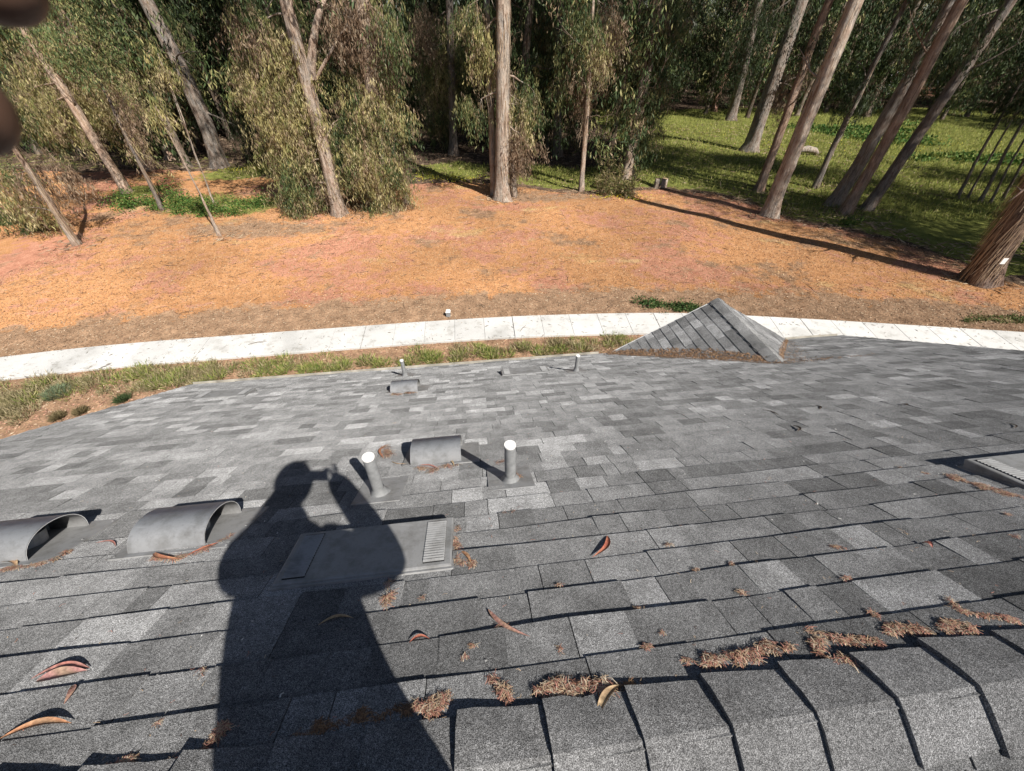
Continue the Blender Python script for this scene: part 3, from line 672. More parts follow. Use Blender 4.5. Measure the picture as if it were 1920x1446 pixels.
tree('big forked gum with a heavy olive leaf curtain on its left side', [(636, 402), (622, 340), (603, 260), (588, 200), (563, 110), (536, 0)], 24, 20,
     [(510, 100, 60, 50, 1.3, O), (500, 170, 55, 60, 1.5, O), (545, 190, 50, 70, 1.4, O), (470, 140, 36, 50, 1, O), (545, 270, 60, 55, 1, O), (560, 330, 50, 55, 1, Gn), (590, 300, 35, 60, .8, O), (540, 365, 45, 35, 1, O), (585, 375, 45, 28, 1, Gn), (500, 30, 60, 45, .9, Gn), (470, 60, 40, 40, .8, D_), (610, 350, 25, 40, .6, D_)], WARM, 1.0, None, 34, (1, 9), 7,
     extra=[([(583, 150), (582, 100), (592, 50), (610, -10)], 14, .1, False), ([(592, 150), (640, 60), (690, 0)], 7, .3, False)])
tree('gum cloaked in hanging olive leaves from crown to foot, left of centre', [(727, 392), (715, 300), (700, 200), (690, 100), (675, 0)], 26, 20,
     [(690, 165, 45, 45, 1.2, O), (670, 210, 38, 45, 1, Gn), (720, 215, 40, 60, 1.2, O), (740, 260, 30, 55, .9, Gn), (690, 260, 45, 60, 1.1, O), (660, 300, 30, 50, .8, Gn), (705, 320, 40, 50, 1.2, O), (735, 330, 30, 50, .9, O), (690, 370, 28, 25, .9, Gn), (720, 372, 24, 22, .8, O), (680, 60, 60, 60, .9, D_), (640, 40, 50, 50, .7, D_), (730, 50, 40, 60, .7, Gn)], WARM, 1.0, None, 60, (.5, 8), 8, fback=-.5)
tree('tallest pale straight gum at centre, fluted trunk bare at the foot', [(942, 376), (941, 250), (942, 120), (943, 0)], 25, 25,
     [(975, 200, 28, 40, .8, O), (985, 265, 32, 45, .8, D_), (960, 300, 18, 40, .6, D_), (900, 70, 35, 50, .8, O), (895, 195, 28, 28, .8, Gn), (1000, 170, 30, 40, .6, Gn), (935, 130, 18, 45, .5, D_), (870, 20, 50, 30, .8, Gn)], PALE, 1.1, None, 30, (1.5, 9), 6,
     extra=[([(926, 352), (922, 250), (916, 120), (912, 0)], 12, .9, True), ([(964, 350), (958, 290), (952, 240), (950, 160)], 14, .7, True)])
tree('gum with hanging brown and green foliage just left of the tall central one', [(850, 290), (848, 200), (845, 100), (842, 0)], 15, 20, [(830, 150, 38, 60, 1, O), (855, 80, 42, 50, .9, Gn), (822, 225, 26, 40, .9, Gn), (800, 60, 34, 50, .8, D_), (870, 150, 22, 50, .6, Gn), (790, 110, 20, 40, .7, Gn)], DIM, .8, 17, 16, (2, 8), 5)
tree('dark leafy gum just right of the tall central one', [(1046, 292), (1045, 200), (1048, 100), (1050, 0)], 15, 20, [(1030, 175, 38, 50, 1, Gn), (1062, 110, 40, 50, 1, Gn), (1012, 235, 28, 28, .9, Gn), (1020, 90, 32, 45, .9, O), (1040, 30, 50, 40, .9, Gn), (1075, 200, 24, 40, .8, Gn)], DIM, .8, 17, 10, (2, 8), 5)
tree('slender sapling with brown dead tassels below its leafy head', [(1089, 360), (1096, 280), (1101, 190), (1108, 100), (1112, 0)], 9, 11,
     [(1100, 130, 28, 45, .9, D_), (1085, 90, 35, 45, .8, Gn), (1125, 80, 35, 45, .8, O), (1105, 40, 50, 40, .9, Gn), (1140, 30, 30, 40, .7, D_), (1095, 180, 18, 25, .6, D_), (1070, 150, 22, 30, .6, Gn)], WARM, .55, 12, 40, (3, 7), 4, name='gum_sapling')
tree('green-skirted gum right of centre with a dry bush at its foot', [(1174, 335), (1187, 260), (1203, 180), (1220, 90), (1235, 0)], 23, 20,
     [(1205, 195, 45, 50, 1, Gn), (1225, 130, 40, 50, 1, Gn), (1180, 150, 35, 45, .8, Gn), (1190, 215, 28, 30, .9, O), (1240, 60, 45, 55, 1, Gn), (1200, 40, 45, 45, .9, Gn), (1225, 30, 30, 40, .6, D_), (1215, 235, 35, 25, .8, Gn), (1170, 90, 30, 50, .7, O)], WARM, 1.0, None, 20, (2, 7), 5)
tree('grey gum trunk in the glade, left of the big pale leaning one', [(1406, 282), (1432, 205), (1460, 120), (1488, 40), (1502, 0)], 27, 24, [(1440, 30, 45, 40, .6, K)], GREY, 1.1, None, 4, (1, 3), 4)
tree('slim reddish gum trunk just left of the big pale leaning one', [(1422, 358), (1455, 270), (1490, 170), (1530, 60), (1555, 0)], 17, 20, [(1490, 150, 28, 45, .5, D_), (1520, 60, 35, 40, .6, K)], RED, .9, None, 26, (3, 9), 4)
tree('big pale gum trunk leaning right in image, foot on the mulch edge', [(1442, 402), (1482, 300), (1522, 200), (1562, 100), (1603, 0)], 29, 26, [], PALE, 1.1, 22, 10, (2, 9), 3)
tree('thin dark gum stem between the pale trunk and the twin trunks', [(1528, 352), (1560, 280), (1598, 205), (1640, 120)], 12, 18, [(1610, 170, 40, 45, .5, K)], DIM, .8, None, 6, (1, 6), 4)
tree('grey left trunk of the close twin pair at right', [(1562, 388), (1610, 310), (1660, 225), (1715, 130), (1770, 30)], 27, 24, [], GREY, 1.0, 20, 6, (1, 4), 3)
tree('reddish right trunk of the close twin pair at right', [(1580, 403), (1640, 305), (1700, 200), (1755, 95), (1808, 0)], 24, 25, [], RED, 1.0, 21, 16, (1, 8), 3)
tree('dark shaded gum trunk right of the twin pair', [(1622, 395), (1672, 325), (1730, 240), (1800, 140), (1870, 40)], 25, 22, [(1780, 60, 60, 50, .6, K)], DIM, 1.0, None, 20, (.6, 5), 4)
for i, (x, y, x2, y2, w) in enumerate([(1795, 372, 1905, 170, 7), (1815, 372, 1920, 190, 5), (1838, 378, 1935, 200, 8), (1858, 380, 1960, 200, 6), (1880, 376, 1985, 190, 7)]):
    tree('%s thin dark sapling stem from the left in the row at the right glade edge' % ('first', 'second', 'third', 'fourth', 'fifth')[i], [(x, y), ((x + x2) / 2 - 4, (y + y2) / 2), (x2, y2)], w, 12, [(x2 - 10, y2 - 30, 30, 30, .4, K)], DIM, .5, 12, 0, (1, 2), 1, name='gum_sapling', group='thin saplings at the right glade edge')
big = tree('massive shaggy gum at the right frame edge with a white tag on it', [(1838, 528), (1880, 455), (1935, 365), (1990, 270)], 62, 35, [], (.52, .44, .42), .55, 34, 150, (.3, 4.5), 3, ncrown=1)
tb = big.location
# small white tag nailed to the big trunk
tp = at_depth(1883, 490, tb[1] - .62); mb = MB(); mb.hexa([tp + np.array(q) for q in ((-.09, 0, -.11), (.09, 0, -.11), (.09, .012, -.11), (-.09, .012, -.11))], [tp + np.array(q) for q in ((-.09, 0, .11), (.09, 0, .11), (.09, .012, .11), (-.09, .012, .11))])
put('tree_tag', mb.mesh('tree_tag', M_WHITE), big)
tree('slim sunlit trunk far back in the glade, upper middle right', [(1338, 208), (1350, 165), (1366, 122), (1385, 60)], 11, 20, [], (1.3, .95, .85), .9, 15, 0, (1, 2), 3)
tree('dark trunk far back in the glade beside the slim sunlit one', [(1370, 226), (1385, 165), (1400, 100), (1418, 20)], 19, 22, [(1390, 120, 35, 50, .5, K)], DIM, 1.0, None, 0, (1, 2), 3)
# trees just outside the frame on the right, whose shade lies over the glade
def plain_tree(label, x, y, r, ht, cr, czs, group, tint=DIM):
    base = np.array([x, y, gz(x, y) - .05]); root = empty('eucalyptus_tree', base, label, 'tree', group)
    path = resample([(0, 0, -.1), (rng.normal(0, .2), rng.normal(0, .2), ht * .5), (rng.normal(0, .5), rng.normal(0, .5), ht)], .7)
    o = put('trunk', trunk_mesh(path, r * (1 - .65 * np.clip(path[:, 2] / ht, 0, 1)) * (1 + .35 * np.exp(-np.maximum(path[:, 2], 0) / .35)), 10), root, False); o.color = (*tint, 1)
    for c_ in czs:
        c = put('crown', CROWNS[rng.integers(0, 3)], root, False); c.location = (rng.normal(0, .5), rng.normal(0, .5), c_); c.scale = (cr,) * 3; c.rotation_euler = (0, 0, rng.uniform(0, 6.28))
for x, y, ht, czs in ((25.5, 12.0, 22, (9, 16)), (31, 16, 22, (8, 15)), (29, 8.5, 24, (10, 17)), (37, 22, 22, (8,))):
    plain_tree('gum tree of the grove standing past the right frame edge', x, y, .4, ht, 1.05, czs, 'gums past the right edge')
# ---- background grove: four models, copied
MODELS = []
for i in range(5):
    ht = 21 + i; path = resample([(0, 0, -.15), (rng.normal(0, .3), rng.normal(0, .3), 6), (rng.normal(0, .7), rng.normal(0, .7), 13), (rng.normal(0, 1), rng.normal(0, 1), ht)], .8)
    z = path[:, 2]; rad = rng.uniform(.2, .34) * (1 - .6 * np.clip(z / ht, 0, 1)) * (1 + .35 * np.exp(-np.maximum(z, 0) / .35))
    tm = trunk_mesh(path, rad, 9); parts = []
    for k in range(14):
        zc = rng.uniform(2.2, 9) if k < 7 else rng.uniform(8, ht); w = rng.uniform(0, 6.28); rr = rng.uniform(.3, 1.8)
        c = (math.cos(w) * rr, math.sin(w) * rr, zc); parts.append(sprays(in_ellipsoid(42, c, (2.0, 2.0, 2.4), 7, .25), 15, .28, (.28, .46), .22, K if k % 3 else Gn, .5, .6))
    lm = limb_mesh([(path[len(path) * q // 10], (math.cos(q * 2.1), math.sin(q * 2.1), .3), 2.2, .05) for q in range(2, 9)])
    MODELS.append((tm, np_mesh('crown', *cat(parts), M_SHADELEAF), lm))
placed = []
def clear(x, y, dmin): return all((x - a) ** 2 + (y - b) ** 2 > dmin ** 2 for a, b in placed)
tries = 0; count = 0; GROVE = []
while count < 175 and tries < 14000:
    tries += 1; x = rng.uniform(-66, 82); y = rng.uniform(27, 88)
    yb = y_back(np.clip(x, -16, 20)) + 3.0
    if y < yb or abs(x) > 14 + y * 1.0: continue
    glade = 7 < x < 50 and y < 27 + 24 * (1 if x > 10 else .4)
    if glade or (y > 52 and (.76 < x / y < .79 or rng.random() < .6 and .735 < x / y < .86)): continue
    if not clear(x, y, 2.6 if y < 45 else 3.4): continue
    placed.append((x, y)); count += 1
    tm, cm, lm = MODELS[rng.integers(0, 5)]
    z0 = float(gz(x, y)); s = rng.uniform(.85, 1.2)
    root = empty('eucalyptus_tree', (x, y, z0), None, 'tree', 'background grove trees'); GROVE.append(root)
    rz = rng.uniform(0, 6.28)
    for nm, me in (('trunk', tm), ('crown', cm), ('branches', lm)):
        o = put(nm, me, root, False); o.rotation_euler = (0, 0, rz)
        if nm == 'branches': o['kind'] = 'stuff'
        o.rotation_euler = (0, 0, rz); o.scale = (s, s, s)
        if nm != 'crown': tt = rng.uniform(.35, .7); o.color = (tt, tt * .95, tt * .9, 1)  # darker bark tint puts the grove's shade into the trunk colour
ZONES = [(0, 'past the left frame edge'), (100, 'behind the short leaning trunk at far left'), (330, 'behind the salmon trunks at left'), (480, 'behind the thick smooth grey trunk'), (640, 'behind the big forked gum'), (800, 'behind the leaf-cloaked gum'), (935, 'just left of the tall central gum'), (1080, 'just right of the tall central gum'), (1260, 'behind the green-skirted gum'), (1420, 'behind the slim sunlit glade trunk'), (1600, 'behind the big pale leaning trunk'), (1800, 'behind the twin trunks at right'), (1921, 'behind the thin saplings at right'), (1e9, 'past the right frame edge')]
ORD = ['nearest', 'second nearest', 'third nearest', 'fourth nearest', 'fifth nearest', 'sixth nearest', 'seventh nearest', 'eighth nearest', 'ninth nearest', 'tenth nearest']
zc_ = {}
for r_ in sorted(GROVE, key=lambda o: o.location.y):
    px_ = pix(np.array(r_.location) + np.array([0, 0, 2.0]))[0]; zn = [n_ for lim, n_ in ZONES if px_ < lim][0]; k_ = zc_.get(zn, 0); zc_[zn] = k_ + 1
    if 'frame edge' in zn: r_['label'] = 'dim gum of the grove standing ' + zn; r_['group'] = 'grove gums ' + zn
    elif k_ < 10: r_['label'] = 'dim grove gum, %s of those %s' % (ORD[k_], zn)
    else: r_['label'] = 'hidden far grove gum deep ' + zn; r_['group'] = 'far grove gums ' + zn
# far woodland mass
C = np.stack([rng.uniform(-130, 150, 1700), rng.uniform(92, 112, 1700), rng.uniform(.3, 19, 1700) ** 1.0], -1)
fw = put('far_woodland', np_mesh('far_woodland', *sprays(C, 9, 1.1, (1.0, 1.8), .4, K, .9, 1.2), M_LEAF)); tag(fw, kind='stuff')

# ------------------------------------------------------------------ undergrowth, grass, mulch
def scatter_ground(n, xr, yr, keep):
    x = rng.uniform(*xr, n); y = rng.uniform(*yr, n); k = keep(x, y); return x[k], y[k]
def mask_lookup(arr, x, y):
    i = np.clip(np.searchsorted(gy, y) - 1, 0, ny - 1); j = np.clip(np.searchsorted(gx, x) - 1, 0, nx - 1); return arr[i, j]
def blades(x, y, z, Lr, wd, cols, lean=.45):
    n = len(x); P = np.stack([x, y, z], -1); V_ = unit(rng.normal(size=(n, 3)) * np.array([lean, lean, .1]) + np.array([0, 0, 1.0])); L = rng.uniform(*Lr, n)
    return leaf_quads(P, V_, L, L * 0 + wd, cols)
GRASSC = [((.23, .255, .062), .35), ((.33, .33, .09), .3), ((.15, .19, .05), .2), ((.38, .34, .15), .15)]
x, y = scatter_ground(150000, (-20, 48), (21, 62), lambda a, b: (mask_lookup(gra, a, b) + .25 * wob(a * 2, b * 2) > .55) & (rng.random(len(a)) < np.clip(1.5 - b / 50, .25, 1)))
o = put('grass', np_mesh('grass', *blades(x, y, gz(x, y) - .01, (.14, .34), .035, pick(GRASSC, len(x)) * rng.uniform(.7, 1.3, (len(x), 1))), M_GRASS)); tag(o, 'green grass with weeds under and between the gum trees', 'grass', kind='stuff')
YEL = [((.55, .46, .05), .7), ((.3, .33, .06), .3)]
fx, fy = [], []
for px_, py_, r_, n_ in ((870, 338, 1.2, 260), (1190, 372, .8, 90), (790, 336, 1.0, 120), (1140, 374, .6, 60), (470, 320, 1.2, 150), (1340, 250, 3, 160), (1700, 270, 4, 300), (1480, 275, 3, 200)):
    c = ground_at(px_, py_); fx.append(rng.normal(c[0], r_, n_)); fy.append(rng.normal(c[1], r_ * .5, n_))
x, y = np.concatenate(fx), np.concatenate(fy)
o = put('yellow_flowers', np_mesh('yellow_flowers', *blades(x, y, gz(x, y) + .1, (.06, .1), .07, pick(YEL, len(x)), 1.5), M_GRASS)); tag(o, 'small yellow flowers scattered in the grass', 'flowers', kind='stuff')
def leafy_patch(name, label, cat_, spots, pal, kind=None, Ls=(.06, .12), wd=.7, group=None):
    parts = []
    for (px_, py_, rx, ry, hgt, n) in spots:
        c = ground_at(px_, py_); m_ = 14; qx = rng.normal(0, .5, m_); qy = rng.normal(0, .5, m_); qh = rng.uniform(.25, 1.2, m_); qs = rng.uniform(.1, .26, m_); kk = rng.integers(0, m_, n); x = c[0] + rx * (qx[kk] + rng.normal(0, 1, n) * qs[kk]); y = c[1] + ry * (qy[kk] + rng.normal(0, 1, n) * qs[kk])
        z = gz(x, y) + np.abs(rng.normal(0, hgt * .55, n)) * qh[kk]; P = np.stack([x, y, z], -1); V_ = unit(rng.normal(size=(n, 3)) + np.array([0, 0, .25])); L = rng.uniform(*Ls, n)
        cc = pick(pal, n) * rng.uniform(.7, 1.35, (n, 1)); parts.append(leaf_quads(P, V_, L, L * wd, cc))
    o = put(name, np_mesh(name, *cat(parts), M_GRASS)); tag(o, label, cat_, group, kind); return o
IVY = [((.055, .12, .025), .4), ((.1, .17, .04), .35), ((.17, .2, .05), .25)]
leafy_patch('ground_cover', 'low bright green creeper round the thin poles at left', 'ground cover', [(270, 388, 1.6, 1.0, .8, 2200), (330, 385, 1.6, 1.1, .95, 2800), (390, 400, 2.0, 1.0, .5, 2400), (450, 388, 1.6, 1.0, .3, 1300), (490, 385, .6, .6, .6, 700)], IVY, 'stuff')
leafy_patch('shrub', 'small dark green shrub patch at the far walk edge beside the gable', 'shrub', [(1215, 570, .5, .25, .2, 900), (1262, 577, .75, .28, .2, 1500), (1305, 580, .5, .3, .2, 900)], [((.045, .085, .025), .5), ((.07, .12, .035), .4), ((.16, .14, .06), .1)], None, (.04, .08))
leafy_patch('weeds', 'thin green weeds along the far walk edge at right', 'weeds', [(1820, 600, .5, .2, .12, 400), (1905, 600, .7, .25, .15, 800), (1860, 598, .7, .2, .08, 400)], [((.07, .11, .03), .5), ((.2, .17, .08), .5)], 'stuff', (.04, .09), .4)
leafy_patch('shrub', 'dark leafy shrub mass at the left frame edge under the leaning gum', 'shrub', [(15, 420, 1.1, .7, 1.3, 2600), (45, 350, 1.2, .8, 1.6, 2400)], GREEN, None, (.1, .2), .35)
leafy_patch('shrub', 'sprawling dry bush at the foot of the green-skirted gum', 'shrub', [(1165, 368, 1.1, .6, 1.3, 2200), (1140, 350, .7, .5, 1.6, 900)], [((.2, .18, .07), .5), ((.25, .19, .11), .3), ((.08, .1, .035), .2)], None, (.16, .36), .14)
leafy_patch('shrub', 'green weed clump in shade at the foot of the twin trunks', 'shrub', [(1590, 422, .5, .3, .3, 500)], IVY, None, (.08, .16), .35)
leafy_patch('ground_cover', 'bright green low weeds in the sunny glade at right', 'ground cover', [(1590, 245, 5, 3, .25, 4500), (1680, 262, 4, 2.5, .25, 3000), (1830, 300, 4, 2, .2, 2500)], IVY, 'stuff', (.16, .3), .7)
# mulch chips and twigs
CH = [((.45, .26, .135), .34), ((.50, .33, .19), .24), ((.43, .24, .165), .18), ((.33, .185, .10), .14), ((.53, .41, .27), .05), ((.13, .08, .055), .05)]
x, y = scatter_ground(240000, (-21, 24), (10, 28), lambda a, b: (b < y_back(a) + .3 + 1.1 * wob(a * 3.1, b * 2.3)) & (b > y_walk(a) + .05))
n = len(x); P = np.stack([x, y, gz(x, y) + .012], -1); V_ = unit(rng.normal(size=(n, 3)) * np.array([1, 1, .16])); L = rng.uniform(.025, .085, n)
cc = pick(CH, n) * rng.uniform(.72, 1.2, (n, 1)); bm = mask_lookup(bro, x, y)[:, None] > .5; gm = pick([((.34, .24, .16), .4), ((.2, .13, .09), .3), ((.48, .37, .26), .3)], n); cc = np.where(bm, gm, cc)
def circ(a, b, c_):                               # circle through three ground points: curved wheel marks in the mulch
    a, b, c_ = [ground_at(*q)[:2] for q in (a, b, c_)]; A_ = np.array([b - a, c_ - a]) * 2; o_ = np.linalg.solve(A_, np.array([b @ b - a @ a, c_ @ c_ - a @ a])); return o_, np.linalg.norm(a - o_)
for pts_, x0_, x1_ in ((((1395, 452), (1512, 520), (1505, 572)), 7, 16), (((1340, 462), (1468, 525), (1455, 575)), 7, 16), (((220, 540), (480, 492), (640, 440)), -16, -6), (((260, 565), (520, 515), (700, 452)), -16, -5), (((700, 560), (900, 520), (1150, 530)), -6, 6)):
    o_, r_ = circ(*pts_); tr = (np.abs(np.hypot(x - o_[0], y - o_[1]) - r_) < .10 + .05 * wob(x * 3, y * 3)) & (x > x0_) & (x < x1_) & (rng.random(n) < .75)
    cc = np.where(tr[:, None], np.array([.21, .115, .065]) * rng.uniform(.6, 1.2, (n, 1)), cc)
o = put('wood_chips', np_mesh('wood_chips', *leaf_quads(P, V_, L, L * rng.uniform(.15, .4, n), cc), M_CHIP)); tag(o, 'orange brown wood chip mulch spread between walk and trees', 'mulch', kind='stuff')
x, y = scatter_ground(2200, (-21, 24), (12, 27), lambda a, b: (b < y_back(a) + 1.5) & (b > y_walk(a) + .05))
n = len(x); P = np.stack([x, y, gz(x, y) + .02], -1); V_ = unit(rng.normal(size=(n, 3)) * np.array([1, .8, .05])); L = rng.uniform(.2, .9, n)
o = put('twigs', np_mesh('twigs', *leaf_quads(P, V_, L, L * 0 + .018, pick([((.09, .06, .045), .6), ((.3, .2, .13), .4)], n)), M_CHIP)); tag(o, 'thin fallen twigs lying on the mulch', 'twigs', kind='stuff')
# litter of the dark grove floor
x, y = scatter_ground(16000, (-40, 30), (24, 50), lambda a, b: b > y_back(np.clip(a, -16, 20)) - .5)
feet = [o_.location for o_ in COL.objects if o_.type == 'EMPTY' and o_.get('category') == 'tree' and o_.get('group') is None]
x = np.concatenate([x] + [rng.normal(f_.x, .75, 110) for f_ in feet]); y = np.concatenate([y] + [rng.normal(f_.y - .15, .5, 110) for f_ in feet])
xs_, ys_ = scatter_ground(5000, (10, 24), (16, 26), lambda a, b: (b > y_back(a) - .6) & (b < y_back(a) + 4)); x = np.concatenate([x, xs_]); y = np.concatenate([y, ys_])
n = len(x); P = np.stack([x, y, gz(x, y) + .02], -1); V_ = unit(rng.normal(size=(n, 3)) * np.array([1, 1, .15])); L = rng.uniform(.15, .5, n)
o = put('leaf_litter', np_mesh('leaf_litter', *leaf_quads(P, V_, L, L * .12, pick(DRY, n)), M_LITTER)); tag(o, 'dry leaves and bark strewn on the grove floor', 'litter', kind='stuff')
# planting strip between eave and walk
SG = [((.20, .24, .055), .36), ((.32, .31, .11), .3), ((.14, .20, .05), .22), ((.46, .39, .21), .12)]
OLG = [((.27, .23, .125), .45), ((.19, .17, .08), .3), ((.42, .35, .22), .25)]
parts = []
def tuft(px_, py_, r, hgt, n, pal, z0=0.0):
    c = ground_at(px_, py_); th = rng.uniform(0, 6.28, n); rr = np.sqrt(rng.uniform(0, 1, n)) * r
    x = c[0] + rr * np.cos(th); y = c[1] + rr * np.sin(th); P = np.stack([x, y, np.full(n, -.02)], -1)
    out = np.stack([np.cos(th), np.sin(th), np.zeros(n)], -1) * (rr / r * .75)[:, None]; V_ = unit(out + rng.normal(size=(n, 3)) * .3 + np.array([0, 0, .8])); L = rng.uniform(.5, 1.1, n) * hgt
    return leaf_quads(P, V_, L, L * 0 + .016, pick(pal, n) * rng.uniform(.7, 1.3, (n, 1)))
for i in range(120):
    px_ = rng.uniform(260, 1190); t = (px_ - 260) / 930; lo = 722 - t * 75; hi = 695 - t * 65
    f = rng.random(); py_ = hi + (lo + 6 - hi) * f
    parts.append(tuft(px_, py_, rng.uniform(.14, .32), rng.uniform(.12, .27), 120, SG if rng.random() < .7 else OLG))
for i in range(75):
    px_ = rng.uniform(-40, 420); t = px_ / 400; parts.append(tuft(px_, 735 - 40 * t + rng.uniform(-16, 26), rng.uniform(.14, .34), rng.uniform(.12, .24), 110, OLG if rng.random() < .75 else SG))
for i in range(25):
    parts.append(tuft(rng.uniform(-40, 60), rng.uniform(740, 790), rng.uniform(.15, .3), .2, 110, OLG))
o = put('verge_grass', np_mesh('verge_grass', *cat(parts), M_GRASS)); tag(o, 'shaggy green and straw grass strip between the eave and the walk', 'grass', kind='stuff')
for (px_, py_, r, hgt, n, pal, lb) in ((109, 782, .12, .17, 420, [((.17, .135, .07), 1)], 'round brown grass tuft near the left roof edge, left of two'), (153, 772, .11, .17, 420, [((.17, .135, .07), 1)], 'round brown grass tuft near the left roof edge, right of two'), (230, 750, .12, .2, 380, [((.06, .09, .035), 1)], 'small upright dark green tuft by the left roof edge'), (108, 738, .25, .24, 600, [((.15, .19, .11), 1)], 'blue-green grass clump in the verge at left')):
    o = put('grass_tuft', np_mesh('grass_tuft', *tuft(px_, py_, r, hgt, n, pal), M_GRASS)); tag(o, lb, 'grass tuft')
x, y = scatter_ground(36000, (-17, 9), (6.2, 12), lambda a, b: (b < y_walk(a) - WALK_W - .02) & (b > y_walk(a) - WALK_W - 4))
n = len(x); P = np.stack([x, y, x * 0 + .0], -1); V_ = unit(rng.normal(size=(n, 3)) * np.array([1, 1, .15])); L = rng.uniform(.03, .1, n)
o = put('bark_mulch', np_mesh('bark_mulch', *leaf_quads(P, V_, L, L * .25, pick([((.46, .26, .18), .45), ((.36, .2, .15), .25), ((.55, .42, .3), .2), ((.2, .13, .1), .1)], n)), M_CHIP)); tag(o, 'pinkish bark mulch showing between the verge tufts', 'mulch', kind='stuff')
# leaves and twigs blown onto the walk
ka = rng.uniform(k0 * PITCHW, k1 * PITCHW, 1500) + a0; off = np.where(rng.random(1500) < .35, rng.choice([.04, WALK_W - .05], 1500) + rng.normal(0, .02, 1500), rng.uniform(.04, WALK_W - .04, 1500)); off = np.clip(off, .015, WALK_W - .015)
P = np.array([walk_pt(a, o_, .0625) for a, o_ in zip(ka, off)]); n = len(P); off_ = None; V_ = unit(rng.normal(size=(n, 3)) * np.array([1, .7, .03])); L = rng.uniform(.05, .16, n)
o = put('fallen_leaves', np_mesh('fallen_leaves', *leaf_quads(P, V_, L, L * .16, pick([((.2, .19, .17), .6), ((.3, .24, .18), .3), ((.1, .08, .06), .1)], n)), M_LITTER)); tag(o, 'small narrow leaves scattered on the white walk', 'leaves', kind='stuff')
for (xa, ya, xb, yb, lb) in ((177, 696, 207, 683, 'bare forked twig on the walk at far left'), (465, 646, 500, 640, 'bent twig on the walk left of centre'), (975, 622, 986, 610, 'small forked twig on the walk near the centre')):
    A, B = ground_at(xa, ya, .065), ground_at(xb, yb, .065); mb = MB(); mid = (A + B) / 2 + np.array([0, .03, .015])
    mb.tube([A, mid, B], [.006, .008, .005], 5); mb.tube([mid, mid + (B - A) * .3 + np.array([.05, -.1, .01])], [.005, .003], 5); mb.c = [(.16, .13, .11)] * len(mb.v)
    tag(put('twig', mb.mesh('twig', M_LITTER)), lb, 'twig')
# stumps, post, log
def stump(px_, py_, r, hgt, lb, split=False):
    c = ground_at(px_, py_); c[2] = gz(c[0], c[1]) - .05; root = empty('tree_stump', c, lb, 'stump')
    p = np.array([(0, 0, -.05), (0, 0, .1), (0.01, 0, hgt * .6), (.02, 0, hgt)]); me = trunk_mesh(p, np.array([r * 1.25, r * 1.08, r, r * .97]), 12, 'bark'); put('bark', me, root, False)
    mb = MB(); mb.tube([(0.02, 0, hgt - .01), (.02, 0, hgt + .008)], r * .93, 12); put('cut_face', mb.mesh('cut_face', M_WOOD), root, False)
stump(762, 381, .16, .75, 'pale narrow stump on the mulch right of the leaf-cloaked gum')
stump(1231, 350, .17, .6, 'left pale stump of two at the grass edge right of centre'); stump(1243, 348, .2, .55, 'right darker stump of two at the grass edge right of centre')
c = ground_at(841, 592); root = empty('utility_post', c, 'short pale utility post at the far walk edge near centre', 'post')
mb = MB(); mb.hexa([c + np.array(q) for q in ((-.07, -.07, -.05), (.07, -.07, -.05), (.07, .07, -.05), (-.07, .07, -.05))], [c + np.array(q) for q in ((-.065, -.065, .16), (.065, -.065, .16), (.065, .065, .16), (-.065, .065, .16))]); put('post', mb.mesh('post', M_PIPE), root)
mb = MB(); mb.hexa([c + np.array(q) for q in ((-.085, -.085, .16), (.085, -.085, .16), (.085, .085, .16), (-.085, .085, .16))], [c + np.array(q) for q in ((-.06, -.06, .22), (.06, -.06, .22), (.06, .06, .22), (-.06, .06, .22))]); put('cap', mb.mesh('cap', M_WHITE), root)
c = ground_at(1512, 290); mb = MB(); mb.tube([c + np.array(q) for q in ((-1.2, .3, .12), (-.7, .1, .3), (-.1, 0, .4), (.5, -.1, .3), (.9, .1, .05))], [.16, .21, .24, .2, .14], 9)
tag(put('fallen_log', mb.mesh('fallen_log', M_BARK, True)), 'short humped fallen log in the glade behind the pale trunk', 'log')
# white building glimpsed beyond the grove, and a low fence before it
bc = ground_at(1700, 172); bw = empty('white_building', bc, 'white building glimpsed between trunks far beyond the glade', 'building')
rot = np.array([[.85, -.53], [.53, .85]])
def bx(x0, x1, y0, y1, z0, z1, name, mat, parent):
    mb = MB(); q = [(x0, y0), (x1, y0), (x1, y1), (x0, y1)]; q = [np.append(bc[:2] + rot @ np.array(p), 0) for p in q]
    mb.hexa([p + EZ * z0 for p in q], [p + EZ * z1 for p in q]); return mb.build(name, mat, parent)
bx(-9, 9, 0, 9, 0, 6.2, 'wall', M_SIDING, bw); bx(-9.6, 9.6, -.6, 9.6, 6.2, 6.6, 'roof', M_FELT, bw)
for zz in (1.2, 4.0):
    for xx in (-7, -4, -1, 2, 5):
        w_ = bx(xx, xx + 1.4, -.05, .05, zz, zz + 1.4, 'window', M_WHITE, bw); bx(xx + .1, xx + 1.3, -.09, -.055, zz + .1, zz + 1.3, 'pane', M_GLASS, w_)
fc = ground_at(1560, 190); fn = empty('wooden_fence', fc, 'low red-brown board fence at the back of the glade', 'fence')
